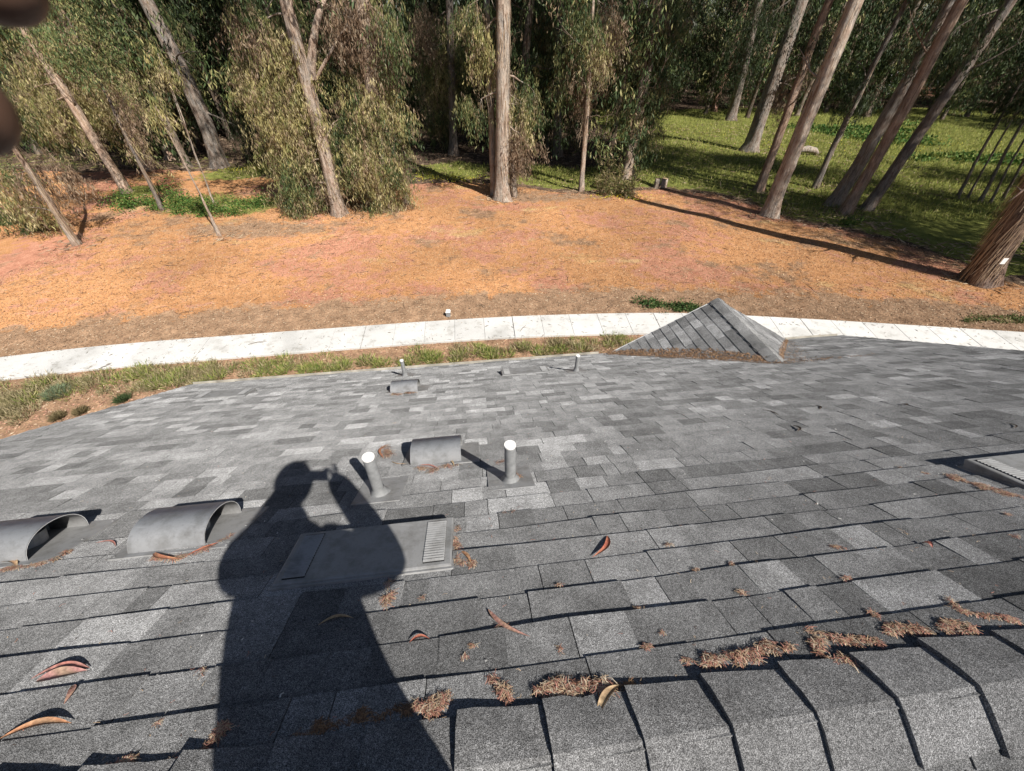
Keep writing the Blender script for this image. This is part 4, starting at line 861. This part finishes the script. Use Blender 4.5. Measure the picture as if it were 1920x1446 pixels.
for i in range(14):
    x0 = fc[0] - 14 + i * 2.4; mb = MB(); A = np.array([x0, fc[1] + .25 * i, 0]); B = A + np.array([2.3, .24, 0])
    for z0 in (.25, .65, 1.05):
        mb = MB(); q = [A, B, B + np.array([0, .04, 0]), A + np.array([0, .04, 0])]; mb.hexa([p + EZ * z0 for p in q], [p + EZ * (z0 + .22) for p in q]); mb.build('board', M_BROWNWOOD, fn)
    mb = MB(); q = [A + np.array(v) for v in ((-.06, .05, 0), (.06, .05, 0), (.06, .17, 0), (-.06, .17, 0))]; mb.hexa([p - EZ * .1 for p in q], [p + EZ * 1.4 for p in q]); mb.build('fence_post', M_BROWNWOOD, fn)
# ------------------------------------------------------------------ litter and leaves lying on the roof
FIB = [((.47, .23, .18), .28), ((.52, .38, .25), .30), ((.34, .17, .11), .14), ((.64, .53, .40), .14), ((.09, .06, .05), .14)]
BRN = [((.20, .12, .075), .5), ((.30, .19, .11), .3), ((.12, .08, .055), .2)]
fibV, fibF, fibC = [], [], []; fo = 0
def fibres(U, S_, hmax, L, wd, pal, frame=R):
    global fo
    n = len(U); col = pick(pal, n) * rng.uniform(.7, 1.3, (n, 1)); th = rng.uniform(0, 6.28, n); LL = rng.uniform(*L, n); h0 = rng.uniform(.008, max(hmax, .0081), n); curl = rng.normal(0, 1.3, n); up = rng.normal(0, .16, n)
    base = frame(0, 0, 0); eu = frame(1, 0, 0) - base; es = frame(0, 1, 0) - base; en = frame(0, 0, 1) - base
    pts = []
    for k in range(3):
        t = k / 2 - .5; a = th + curl * t
        uu = U + LL * t * np.cos(a); ss = S_ + LL * t * np.sin(a); hh = np.maximum(h0 + up * LL * t + (k == 1) * LL * .12, .004)
        pu, ps = -np.sin(a) * wd / 2, np.cos(a) * wd / 2
        for sg in (-1, 1): pts.append(base + np.outer(uu + sg * pu, eu) + np.outer(ss + sg * ps, es) + np.outer(hh, en))
    Vt = np.stack(pts, 1).reshape(-1, 3); b = np.arange(n)[:, None] * 6
    Fc = np.concatenate([b + np.array([[0, 1, 3, 2]]), b + np.array([[2, 3, 5, 4]])], 0)
    fibV.append(Vt); fibF.append(Fc + fo); fibC.append(np.repeat(col, 6, 0)); fo += len(Vt)
def pile(px_pts, spread, n, hmax=.02, L=(.012, .034), wd=.0022, pal=FIB):
    """fibres along a polyline of picture points on the roof"""
    q = np.array([on_roof(*p) for p in px_pts]); d = np.concatenate([[0], np.cumsum(np.linalg.norm(np.diff(q, axis=0), axis=1))]) if len(q) > 1 else np.array([0.])
    t = rng.uniform(0, d[-1], n) if len(q) > 1 else np.zeros(n)
    t = t + .02 * np.sin(t * 60)
    u = np.interp(t, d, q[:, 0]) if len(q) > 1 else np.full(n, q[0, 0]); s = np.interp(t, d, q[:, 1]) if len(q) > 1 else np.full(n, q[0, 1])
    thick = (.45 + .55 * np.abs(np.sin(t * 23 + px_pts[0][0]))) if len(q) > 1 else 1.0
    cl = max(3, n // 45); cu = rng.normal(0, .9, cl); cs_ = rng.normal(0, .9, cl); ck = (np.argsort(np.argsort(t)) * cl // max(n, 1)) if len(q) > 1 else rng.integers(0, cl, n)
    n2 = int(n * .62); m_ = rng.permutation(n)[:n2]; du = cu[ck] * spread + rng.normal(0, spread * .5, n); ds = cs_[ck] * spread * .9 + rng.normal(0, spread * .5, n)
    fibres((u + du * thick)[m_], (s + ds * thick)[m_], .007 + hmax * .28, L, wd * .75, pal)
# along the ridge caps
pile([(1015, 1292), (1080, 1300), (1150, 1290)], .017, 1900, .03); pile([(1150, 1290), (1215, 1290)], .007, 160, .012, pal=BRN); pile([(785, 1325), (845, 1340)], .016, 900, .028); pile([(925, 1280), (955, 1315)], .013, 520, .022)
pile([(1300, 1250), (1370, 1240), (1450, 1222)], .014, 1500, .03); pile([(1465, 1222), (1480, 1216)], .006, 160); pile([(1525, 1190), (1535, 1235), (1590, 1245), (1612, 1262)], .009, 900, .026)
pile([(1535, 1190), (1580, 1205), (1640, 1208)], .009, 800, .024); pile([(1655, 1195), (1690, 1180), (1740, 1190)], .011, 900, .026); pile([(1745, 1180), (1800, 1172), (1815, 1190)], .010, 800, .03); pile([(1780, 1130), (1800, 1150), (1850, 1165), (1920, 1170)], .007, 700, .016)
pile([(560, 1375), (640, 1360), (790, 1335)], .014, 500, .012, pal=BRN); pile([(385, 1415), (415, 1370)], .012, 500, .02); pile([(200, 1440), (245, 1432)], .012, 260, .014)
# round the vents and pipes
pile([(852, 990), (858, 1040), (862, 1065)], .014, 900, .022); pile([(860, 1062), (895, 1060)], .012, 450, .016); pile([(1770, 893), (1830, 912), (1880, 925)], .016, 900, .022); pile([(1868, 925), (1890, 930)], .02, 450, .02)
pile([(0, 1072), (40, 1068), (100, 1055), (130, 1035)], .012, 700, .018, (.015, .05)); pile([(285, 1045), (330, 1052), (395, 1030), (430, 1010)], .011, 800, .018, (.015, .06)); pile([(775, 880), (815, 884), (860, 872)], .018, 500, .025, (.015, .07)); pile([(715, 838), (735, 860), (728, 845)], .03, 420, .03, (.02, .08)); pile([(700, 931), (730, 931)], .012, 200, .012); pile([(972, 890), (968, 905)], .014, 260, .02); pile([(930, 870), (945, 865)], .02, 80, .01); pile([(745, 739), (780, 738)], .04, 260, .03, (.03, .09), .005)
pile([(722, 1145), (735, 1095)], .006, 220, .008, (.02, .06))
for q, n in (((1197, 1147), 90), ((1216, 1218), 130), ((1388, 1115), 80), ((1370, 1060), 50), ((1253, 1025), 50), ((1300, 1070), 40), ((1567, 1030), 40), ((1577, 1031), 50), ((1591, 1088), 60), ((1635, 1153), 90), ((1050, 1103), 40), ((1695, 1000), 20), ((1440, 900), 10), ((1905, 1010), 30), ((1885, 967), 60), ((880, 1220), 50), ((870, 1235), 30), ((795, 1125), 25), ((940, 1180), 50), ((1245, 1195), 25), ((1050, 1225), 30), ((380, 1265), 25), ((300, 1360), 40), ((385, 1440), 50), ((320, 1435), 30), ((1690, 880), 30), ((1735, 890), 60), ((945, 965), 20), ((960, 962), 20), ((740, 795), 25)):
    pile([q], .0075, n, .013, (.008, .026), .002)
loose = rng.uniform(0, 1, (700, 2)); fibres(-2.6 + loose[:, 0] * 5.6, .85 + loose[:, 1] ** 1.6 * 3.2, .006, (.006, .022), .0018, FIB)
fl_ = rng.uniform(0, 1, (160, 2)); fibres(-2.6 + fl_[:, 0] * 6.0, .9 + fl_[:, 1] * 3.5, .0085, (.006, .016), .005, [((.7, .69, .66), 1)])
# brown debris in the gable valleys
n = 2200; t = rng.uniform(.02, 1, n); wv = rng.uniform(0, 1, n) ** 1.3
w_in = np.interp(t, [0, .12, .3, .6, 1], [.05, .22, .30, .26, .10]) * wv
for face, sgn in ((gl, -1), (gr, 1)):
    if sgn > 0: t, w_in, n = t[:900], w_in[:900] * .5, 900
    T = t * GL / CS; a = T * CS + w_in * .9 + rng.normal(0, .015, n) - .02
    fibres(a, T, .012, (.02, .06), .007, BRN + [((.42, .27, .17), .15)], face); n2 = 1200 if sgn < 0 else 500
    t2 = rng.uniform(0, 1, n2) ** (1 if sgn < 0 else 1.2); u2 = 4.06 + sgn * t2 * GL * (1 if sgn < 0 else .85) + sgn * rng.uniform(0, .35 if sgn > 0 else .1, n2); s2 = 4.91 + t2 * (S_EAVE - 4.91) - rng.uniform(0, .18, n2)
    fibres(u2, s2, .011, (.02, .06), .006, BRN + [((.42, .27, .17), .3)])
n = 130; fibres(4.06 + rng.normal(.5, .35, n), 4.86 + rng.normal(0, .06, n), .03, (.03, .1), .008, BRN)
o = put('stamen_litter', np_mesh('stamen_litter', np.concatenate(fibV), np.concatenate(fibF), np.concatenate(fibC), M_LITTER)); tag(o, 'reddish tan gum blossom litter caught along ridge caps, joints, vents and valleys', 'litter', kind='stuff')
def dry_leaf(pa, pb, wd, bow, col, col2, label, lift=.012, name='dried_leaf'):
    """sickle leaf lying on the roof from picture point pa to pb"""
    a, b = np.array(on_roof(*pa)), np.array(on_roof(*pb)); ln = np.linalg.norm(b - a); t_ = (b - a) / ln; nn = np.array([-t_[1], t_[0]])
    N = 14; V_, F_, C_ = [], [], []
    for k in range(N + 1):
        t = k / N; w = wd * math.sin(math.pi * min(1, t * 1.02 + .01)) ** .75 * (1 - .35 * t) + .0012; c = a + t_ * ln * t + nn * bow * ln * math.sin(math.pi * t)
        hb = .0105 + lift * .35 * math.sin(math.pi * t)
        for j, (f, hh) in enumerate(((-1, .35), (-.45, .05), (0, 0.12), (.45, .05), (1, .4))):
            q = c + nn * w / 2 * f; V_.append(R(q[0], q[1], hb + .7 * hh * w)); m = .5 + .5 * math.sin(t * 9 + j); C_.append(tuple(np.array(col) * (1 - m * .5) + np.array(col2) * m * .5))
        if k:
            for j in range(4): i = 5 * k + j; F_.append((i - 5, i - 4, i + 1, i))
    me = np_mesh(name, np.array(V_), F_, np.array(C_), M_DLEAF, True); return tag(put(name, me), label, 'leaf')
RD, TN, PK, OR, BR = (.42, .13, .09), (.45, .33, .2), (.42, .22, .19), (.45, .22, .12), (.22, .13, .08)
dry_leaf((1139, 1009), (1111, 1049), .026, .16, RD, OR, 'curved red-brown leaf lying alone right of the rectangular vent')
dry_leaf((916, 1148), (994, 1199), .018, -.12, PK, TN, 'long pinkish sickle leaf below the rectangular vent')
dry_leaf((60, 1279), (170, 1258), .022, .12, PK, RD, 'curled mauve leaf rim at lower left', .03); dry_leaf((70, 1283), (166, 1262), .05, -.06, (.42, .21, .2), (.40, .36, .2), 'broad pink and khaki leaf curled at lower left', .02); dry_leaf((140, 1290), (122, 1326), .018, .1, PK, TN, 'small pink leaf fragment under the curled leaf at lower left')
dry_leaf((0, 1393), (136, 1362), .026, .09, OR, TN, 'long orange leaf at the lower left corner', .02)
dry_leaf((1120, 1347), (1163, 1290), .024, .05, TN, BR, 'tan two-toned leaf across the ridge cap at bottom centre', .03)
dry_leaf((598, 1177), (664, 1164), .014, .16, TN, BR, 'thin sickle leaf lying inside the standing shadow'); dry_leaf((768, 1211), (806, 1203), .014, .2, RD, BR, 'small dark red leaf at a course edge right of the shadow')
dry_leaf((1728, 1022), (1748, 1032), .022, .2, RD, PK, 'small curled maroon leaf on the right half of the roof', .02); dry_leaf((180, 1022), (218, 1029), .012, .15, PK, RD, 'thin pink leaf between the two left vents'); dry_leaf((858, 1038), (885, 1064), .016, .1, OR, TN, 'salmon leaf in the litter at the right end of the rectangular vent', .025)
dry_leaf((290, 1040), (345, 1052), .024, -.15, OR, RD, 'crumpled orange leaf under the second half-round vent', .03); dry_leaf((345, 1050), (425, 1018), .013, .05, RD, OR, 'long red strip of leaf under the second half-round vent', .015)
dry_leaf((720, 862), (730, 835), .02, .15, OR, RD, 'upright orange leaf beside the near left pipe', .03); dry_leaf((735, 868), (772, 872), .008, -.2, TN, OR, 'thin tan stalk leading to the near vent', .01); dry_leaf((782, 876), (825, 884), .018, .1, PK, RD, 'pink leaf under the near vent', .02); dry_leaf((838, 866), (852, 878), .014, .1, TN, TN, 'pale tan leaf at the lower corner of the near vent', .025)
dry_leaf((0, 1060), (34, 1066), .03, .1, TN, OR, 'tan crumpled leaf under the leftmost vent', .03)
dry_leaf((1428, 770), (1462, 782), .014, .1, (.05, .05, .05), BR, 'thin dark curled leaf far on the right roof half', .003); dry_leaf((1526, 762), (1536, 770), .02, .2, (.05, .05, .05), BR, 'small dark leaf curl far right of the gable', .004); dry_leaf((1486, 800), (1494, 812), .022, .2, (.06, .055, .05), BR, 'dark curled leaf in the middle of the right roof half', .004); dry_leaf((1690, 760), (1702, 763), .03, .2, (.05, .05, .05), BR, 'dark leaf speck far out on the right roof half', .004); dry_leaf((1885, 795), (1900, 806), .012, .2, (.06, .055, .05), BR, 'thin dark leaf near the right frame edge', .003)

# ------------------------------------------------------------------ the photographer, whose shadow lies on the roof
def skin_surface(verts, edges, radii, roots, levels=2):
    me = bpy.data.meshes.new('tmp'); me.from_pydata([tuple(v) for v in verts], edges, []); ob = link(bpy.data.objects.new('tmp', me))
    md = ob.modifiers.new('skin', 'SKIN'); md.use_smooth_shade = True
    sv = me.skin_vertices[0].data
    for i, r in enumerate(radii): sv[i].radius = (r, r) if not hasattr(r, '__len__') else r; sv[i].use_root = i in roots
    sb = ob.modifiers.new('sub', 'SUBSURF'); sb.levels = levels; sb.render_levels = levels
    dg = bpy.context.evaluated_depsgraph_get(); ev = ob.evaluated_get(dg); em = ev.to_mesh()
    V_ = np.array([v.co[:] for v in em.vertices]); F_ = [tuple(p.vertices) for p in em.polygons]; ev.to_mesh_clear()
    bpy.data.objects.remove(ob); bpy.data.meshes.remove(me); return V_, F_
def C3(x, y, z): return CAM + np.array([x, y, z])
def CF(r, u, f): return CAM + RT * r + UP * u + FW * f           # camera-aligned
hipz = -.62
J = {'pelvis': C3(-.01, -.40, hipz), 'belly': C3(-.02, -.40, -.42), 'chest': C3(-.03, -.375, -.24), 'collar': C3(-.03, -.335, -.09), 'neck': C3(-.015, -.30, .0), 'headb': C3(.0, -.265, .08),
     'shL': C3(-.22, -.34, -.13), 'elL': C3(-.36, -.21, -.36), 'wrL': CF(-.125, -.055, -.04), 'shR': C3(.16, -.34, -.13), 'elR': C3(.29, -.20, -.33), 'wrR': CF(.128, -.004, -.032)}
def foot(x, y):
    q = C3(x, y, 0); t = (RIDGE0[2] - ((RIDGE0 - q) @ EH) * math.tan(SLOPE)); return np.array([q[0], q[1], t + .012])
fL, fR = foot(-.11, -.46), foot(.11, -.44)
J.update({'hpL': C3(-.085, -.40, hipz - .06), 'knL': (C3(-.09, -.37, hipz - .06) + fL + EZ * .1) / 2 + np.array([0, .03, 0]), 'anL': fL + EZ * .09, 'hpR': C3(.085, -.40, hipz - .06), 'knR': (C3(.07, -.37, hipz - .06) + fR + EZ * .1) / 2 + np.array([0, .03, 0]), 'anR': fR + EZ * .09})
J['hem'] = C3(.085, -.41, hipz - .30)
RAD = {'hem': .2, 'pelvis': .16, 'belly': .185, 'chest': .19, 'collar': .15, 'neck': .085, 'headb': .06, 'shL': .085, 'elL': .052, 'wrL': .036, 'shR': .085, 'elR': .052, 'wrR': .036, 'hpL': .082, 'knL': .064, 'anL': .042, 'hpR': .082, 'knR': .064, 'anR': .042}
BE = [('pelvis', 'belly'), ('belly', 'chest'), ('chest', 'collar'), ('collar', 'neck'), ('neck', 'headb'), ('collar', 'shL'), ('shL', 'elL'), ('elL', 'wrL'), ('collar', 'shR'), ('shR', 'elR'), ('elR', 'wrR'), ('pelvis', 'hpL'), ('hpL', 'knL'), ('knL', 'anL'), ('pelvis', 'hpR'), ('hpR', 'knR'), ('knR', 'anR')]
def skin_of(names, edges, grow=0.0, root='pelvis', scale=1.0):
    ix = {n_: i for i, n_ in enumerate(names)}
    return skin_surface([J[n_] for n_ in names], [(ix[a], ix[b]) for a, b in edges if a in ix and b in ix], [tuple((r * scale + grow) for r in (RAD[n_] if hasattr(RAD[n_], '__len__') else (RAD[n_],) * 2)) for n_ in names], {ix[root]})
def chains(list_, grow=0.0):
    """several skinned chains that overlap inside the body, gathered into one mesh"""
    Vc, Fc = np.zeros((0, 3)), []
    for ch in list_:
        pts = [J[k] if isinstance(k, str) else k[0] for k in ch]; rs = [(RAD[k] if isinstance(k, str) else k[1]) + grow for k in ch]
        v2, f2 = skin_surface(pts, [(i, i + 1) for i in range(len(ch) - 1)], rs, {0}); Fc += [tuple(i + len(Vc) for i in f) for f in f2]; Vc = np.concatenate([Vc, v2])
    return Vc, Fc
def inner(sd): return ((J['collar'] * .45 + J['sh' + sd] * .55) + EZ * .0, .085)
V_, F_ = chains([['pelvis', 'belly', 'chest', 'collar', 'neck', 'headb'], [inner('L'), 'shL', 'elL', 'wrL'], [inner('R'), 'shR', 'elR', 'wrR']])
for sd in 'LR':
    v2, f2 = skin_surface([J['pelvis'] + EZ * .02, J['hp' + sd], J['kn' + sd], J['an' + sd]], [(0, 1), (1, 2), (2, 3)], [.07, .095, .064, .042], {0}); F_ = list(F_) + [tuple(i + len(V_) for i in f) for f in f2]; V_ = np.concatenate([V_, v2])
# hands: palm and five fingers, each chain rooted in the palm
def hand(wrist, palm, chains):
    vs, es, rs = [wrist, (wrist + palm) / 2, palm], [(0, 1), (1, 2)], [.029, (.036, .02), (.038, .017)]
    V1, F1 = skin_surface(vs, es, rs, {0}, 2); allV, allF, o = [V1], list(F1), len(V1)
    for ch, r in chains:
        v2, f2 = skin_surface(ch, [(i, i + 1) for i in range(len(ch) - 1)], [r * (1.08 - .07 * i) for i in range(len(ch))], {0}, 2); allV.append(v2); allF += [tuple(i + o for i in f) for f in f2]; o += len(v2)
    return np.concatenate(allV), allF
HL = hand(J['wrL'], CF(-.105, .0, -.018), [([CF(-.11, .030, -.012), CF(-.118, .062, .02), CF(-.112, .070, .05), CF(-.090, .0665, .063), CF(-.0765, .0650, .066)], .0088), ([CF(-.115, .015, -.01), CF(-.13, .042, .025), CF(-.122, .047, .053), CF(-.100, .0456, .064), CF(-.0842, .0450, .066)], .0092),
    ([CF(-.112, -.005, -.012), CF(-.128, .0, .01), CF(-.112, .003, .024), CF(-.075, .0, .016)], .008), ([CF(-.105, -.022, -.014), CF(-.118, -.026, .006), CF(-.105, -.027, .017), CF(-.075, -.03, .013)], .007), ([CF(-.10, -.03, -.03), CF(-.075, -.035, -.035), CF(-.045, -.03, -.03)], .0095)])
HR = hand(J['wrR'], CF(0.133, .0, -.022), [([CF(0.133, .028, -.016), CF(0.143, .045, .004), CF(0.128, .05, .016), CF(0.096, .042, .012)], .0082), ([CF(0.136, .012, -.014), CF(0.150, .02, .008), CF(0.133, .022, .020), CF(0.096, .018, .013)], .0084),
    ([CF(0.134, -.006, -.014), CF(0.148, -.006, .008), CF(0.131, -.006, .019), CF(0.096, -.006, .012)], .008), ([CF(0.128, -.022, -.016), CF(0.140, -.028, .004), CF(0.125, -.03, .014), CF(0.094, -.028, .011)], .007), ([CF(0.123, .02, -.034), CF(0.098, .035, -.036), CF(0.073, .03, -.03)], .0095)])
# head with brow, nose, mouth, chin and ears, looking down at the phone
hc = C3(.012, -.215, .185); fwd = np.array([.03, .86, -.5]); fwd /= np.linalg.norm(fwd); sx = np.cross(fwd, EZ); sx /= np.linalg.norm(sx); hu = np.cross(sx, fwd)
hv, hf = [], []; NA, NB = 28, 20
for i in range(NB + 1):
    v = math.pi * i / NB
    for j in range(NA):
        w = 2 * math.pi * j / NA; a, b, c = math.sin(v) * math.sin(w), math.sin(v) * math.cos(w), math.cos(v)     # side, front, up
        k = 1.0 - (.10 * max(0, -c) if b > 0 else .18 * max(0, -c)) ; x_, y_, z_ = a * .104 * (1 - .22 * max(0, -c - .2)), b * .116 * k, c * .134
        if b > .55: y_ += .022 * math.exp(-(a / .16) ** 2 - ((c + .12) / .2) ** 2) + .006 * math.exp(-(a / .6) ** 2 - ((c - .2) / .1) ** 2) - .008 * math.exp(-((abs(a) - .38) / .14) ** 2 - ((c - .04) / .1) ** 2) + .006 * math.exp(-(a / .3) ** 2 - ((c + .5) / .07) ** 2) + .01 * math.exp(-(a / .3) ** 2 - ((c + .85) / .15) ** 2)
        x_ += math.copysign(.016, a) * math.exp(-((abs(a) - 1) / .1) ** 2 - ((c + .02) / .2) ** 2 - ((b + .05) / .12) ** 2)
        hv.append(hc + sx * x_ + fwd * y_ + hu * z_)
for i in range(NB):
    for j in range(NA): hf.append((i * NA + j, (i + 1) * NA + j, (i + 1) * NA + (j + 1) % NA, i * NA + (j + 1) % NA))
allV, allF = [V_], list(F_)
for v2, f2 in (HL, HR, (np.array(hv), hf)):
    o_ = sum(len(q) for q in allV); allV.append(v2); allF += [tuple(i + o_ for i in f) for f in f2]
person = put('person', np_mesh('person', np.concatenate(allV), allF, None, M_SKIN, True))
tag(person, 'person standing at the ridge holding up a phone, seen as fingers and a long shadow', 'person')
jv, jf = chains([['hem', 'pelvis', 'belly', 'chest', 'collar', (J['neck'] - EZ * .02, .075)], [inner('L'), 'shL', 'elL', 'wrL'], [inner('R'), 'shR', 'elR', 'wrR']], .032)
put('jacket', np_mesh('jacket', jv, jf, None, M_JACKET, True), person)
tv, tf = np.zeros((0, 3)), []
for ch in (['belly', 'pelvis', 'hem'], ['hpL', 'knL', 'anL'], ['hpR', 'knR', 'anR']):
    gr_ = .0 if ch[0] == 'belly' else .03
    v2, f2 = skin_surface([J[k] for k in ch], [(0, 1), (1, 2)], [(.15, .155, .12)[i] if gr_ == 0 else RAD[k] + gr_ for i, k in enumerate(ch)], {0}); tf += [tuple(i + len(tv) for i in f) for f in f2]; tv = np.concatenate([tv, v2])
put('trousers', np_mesh('trousers', tv, tf, None, M_JEANS, True), person)
hv2 = [hc + (np.array(p) - hc) * 1.06 + hu * .008 - fwd * .006 for p in hv]; keep = [f for f in hf if all(((hv[i] - hc) @ hu) > .035 + .55 * ((hv[i] - hc) @ fwd) for i in f)]
put('hair', np_mesh('hair', np.array(hv2), keep, None, M_HAIR, True), person)
for q in (fL, fR):
    dirn = EH; up = EN2; A = q + up * .03 - dirn * .08; B = q + up * .03 + (EH * CS + EZ * SN) * .0 + dirn * .0
    sl = EH * CS + EZ * SN; sv_, sf_ = skin_surface([q - sl * .07 + up * .035, q + sl * .02 + up * .035, q + sl * .12 + up * .028, q + sl * .18 + up * .022], [(0, 1), (1, 2), (2, 3)], [(.04, .04), (.045, .04), (.046, .03), (.035, .02)], {0}); put('shoe', np_mesh('shoe', sv_, sf_, None, M_SHOE, True), person)
mb = MB(); x0, x1, y0, y1 = -.052, .092, -.052, .018
def pc(f): return [CF(x0, y0, f), CF(x1, y0, f), CF(x1, y1, f), CF(x0, y1, f)]
mb.hexa(pc(-.0145)[::1], pc(-.0065)[::1]); ph = mb.mesh('phone', M_PHONE); po = put('phone', ph); tag(po, 'thin dark phone held sideways in the raised hands of the standing person', 'phone')
lr = MB(); lr.tube([CF(0, 0, -.0065), CF(0, 0, -.0035)], .0062, 20); put('camera_lens', lr.mesh('camera_lens', M_PHONE, False), po)
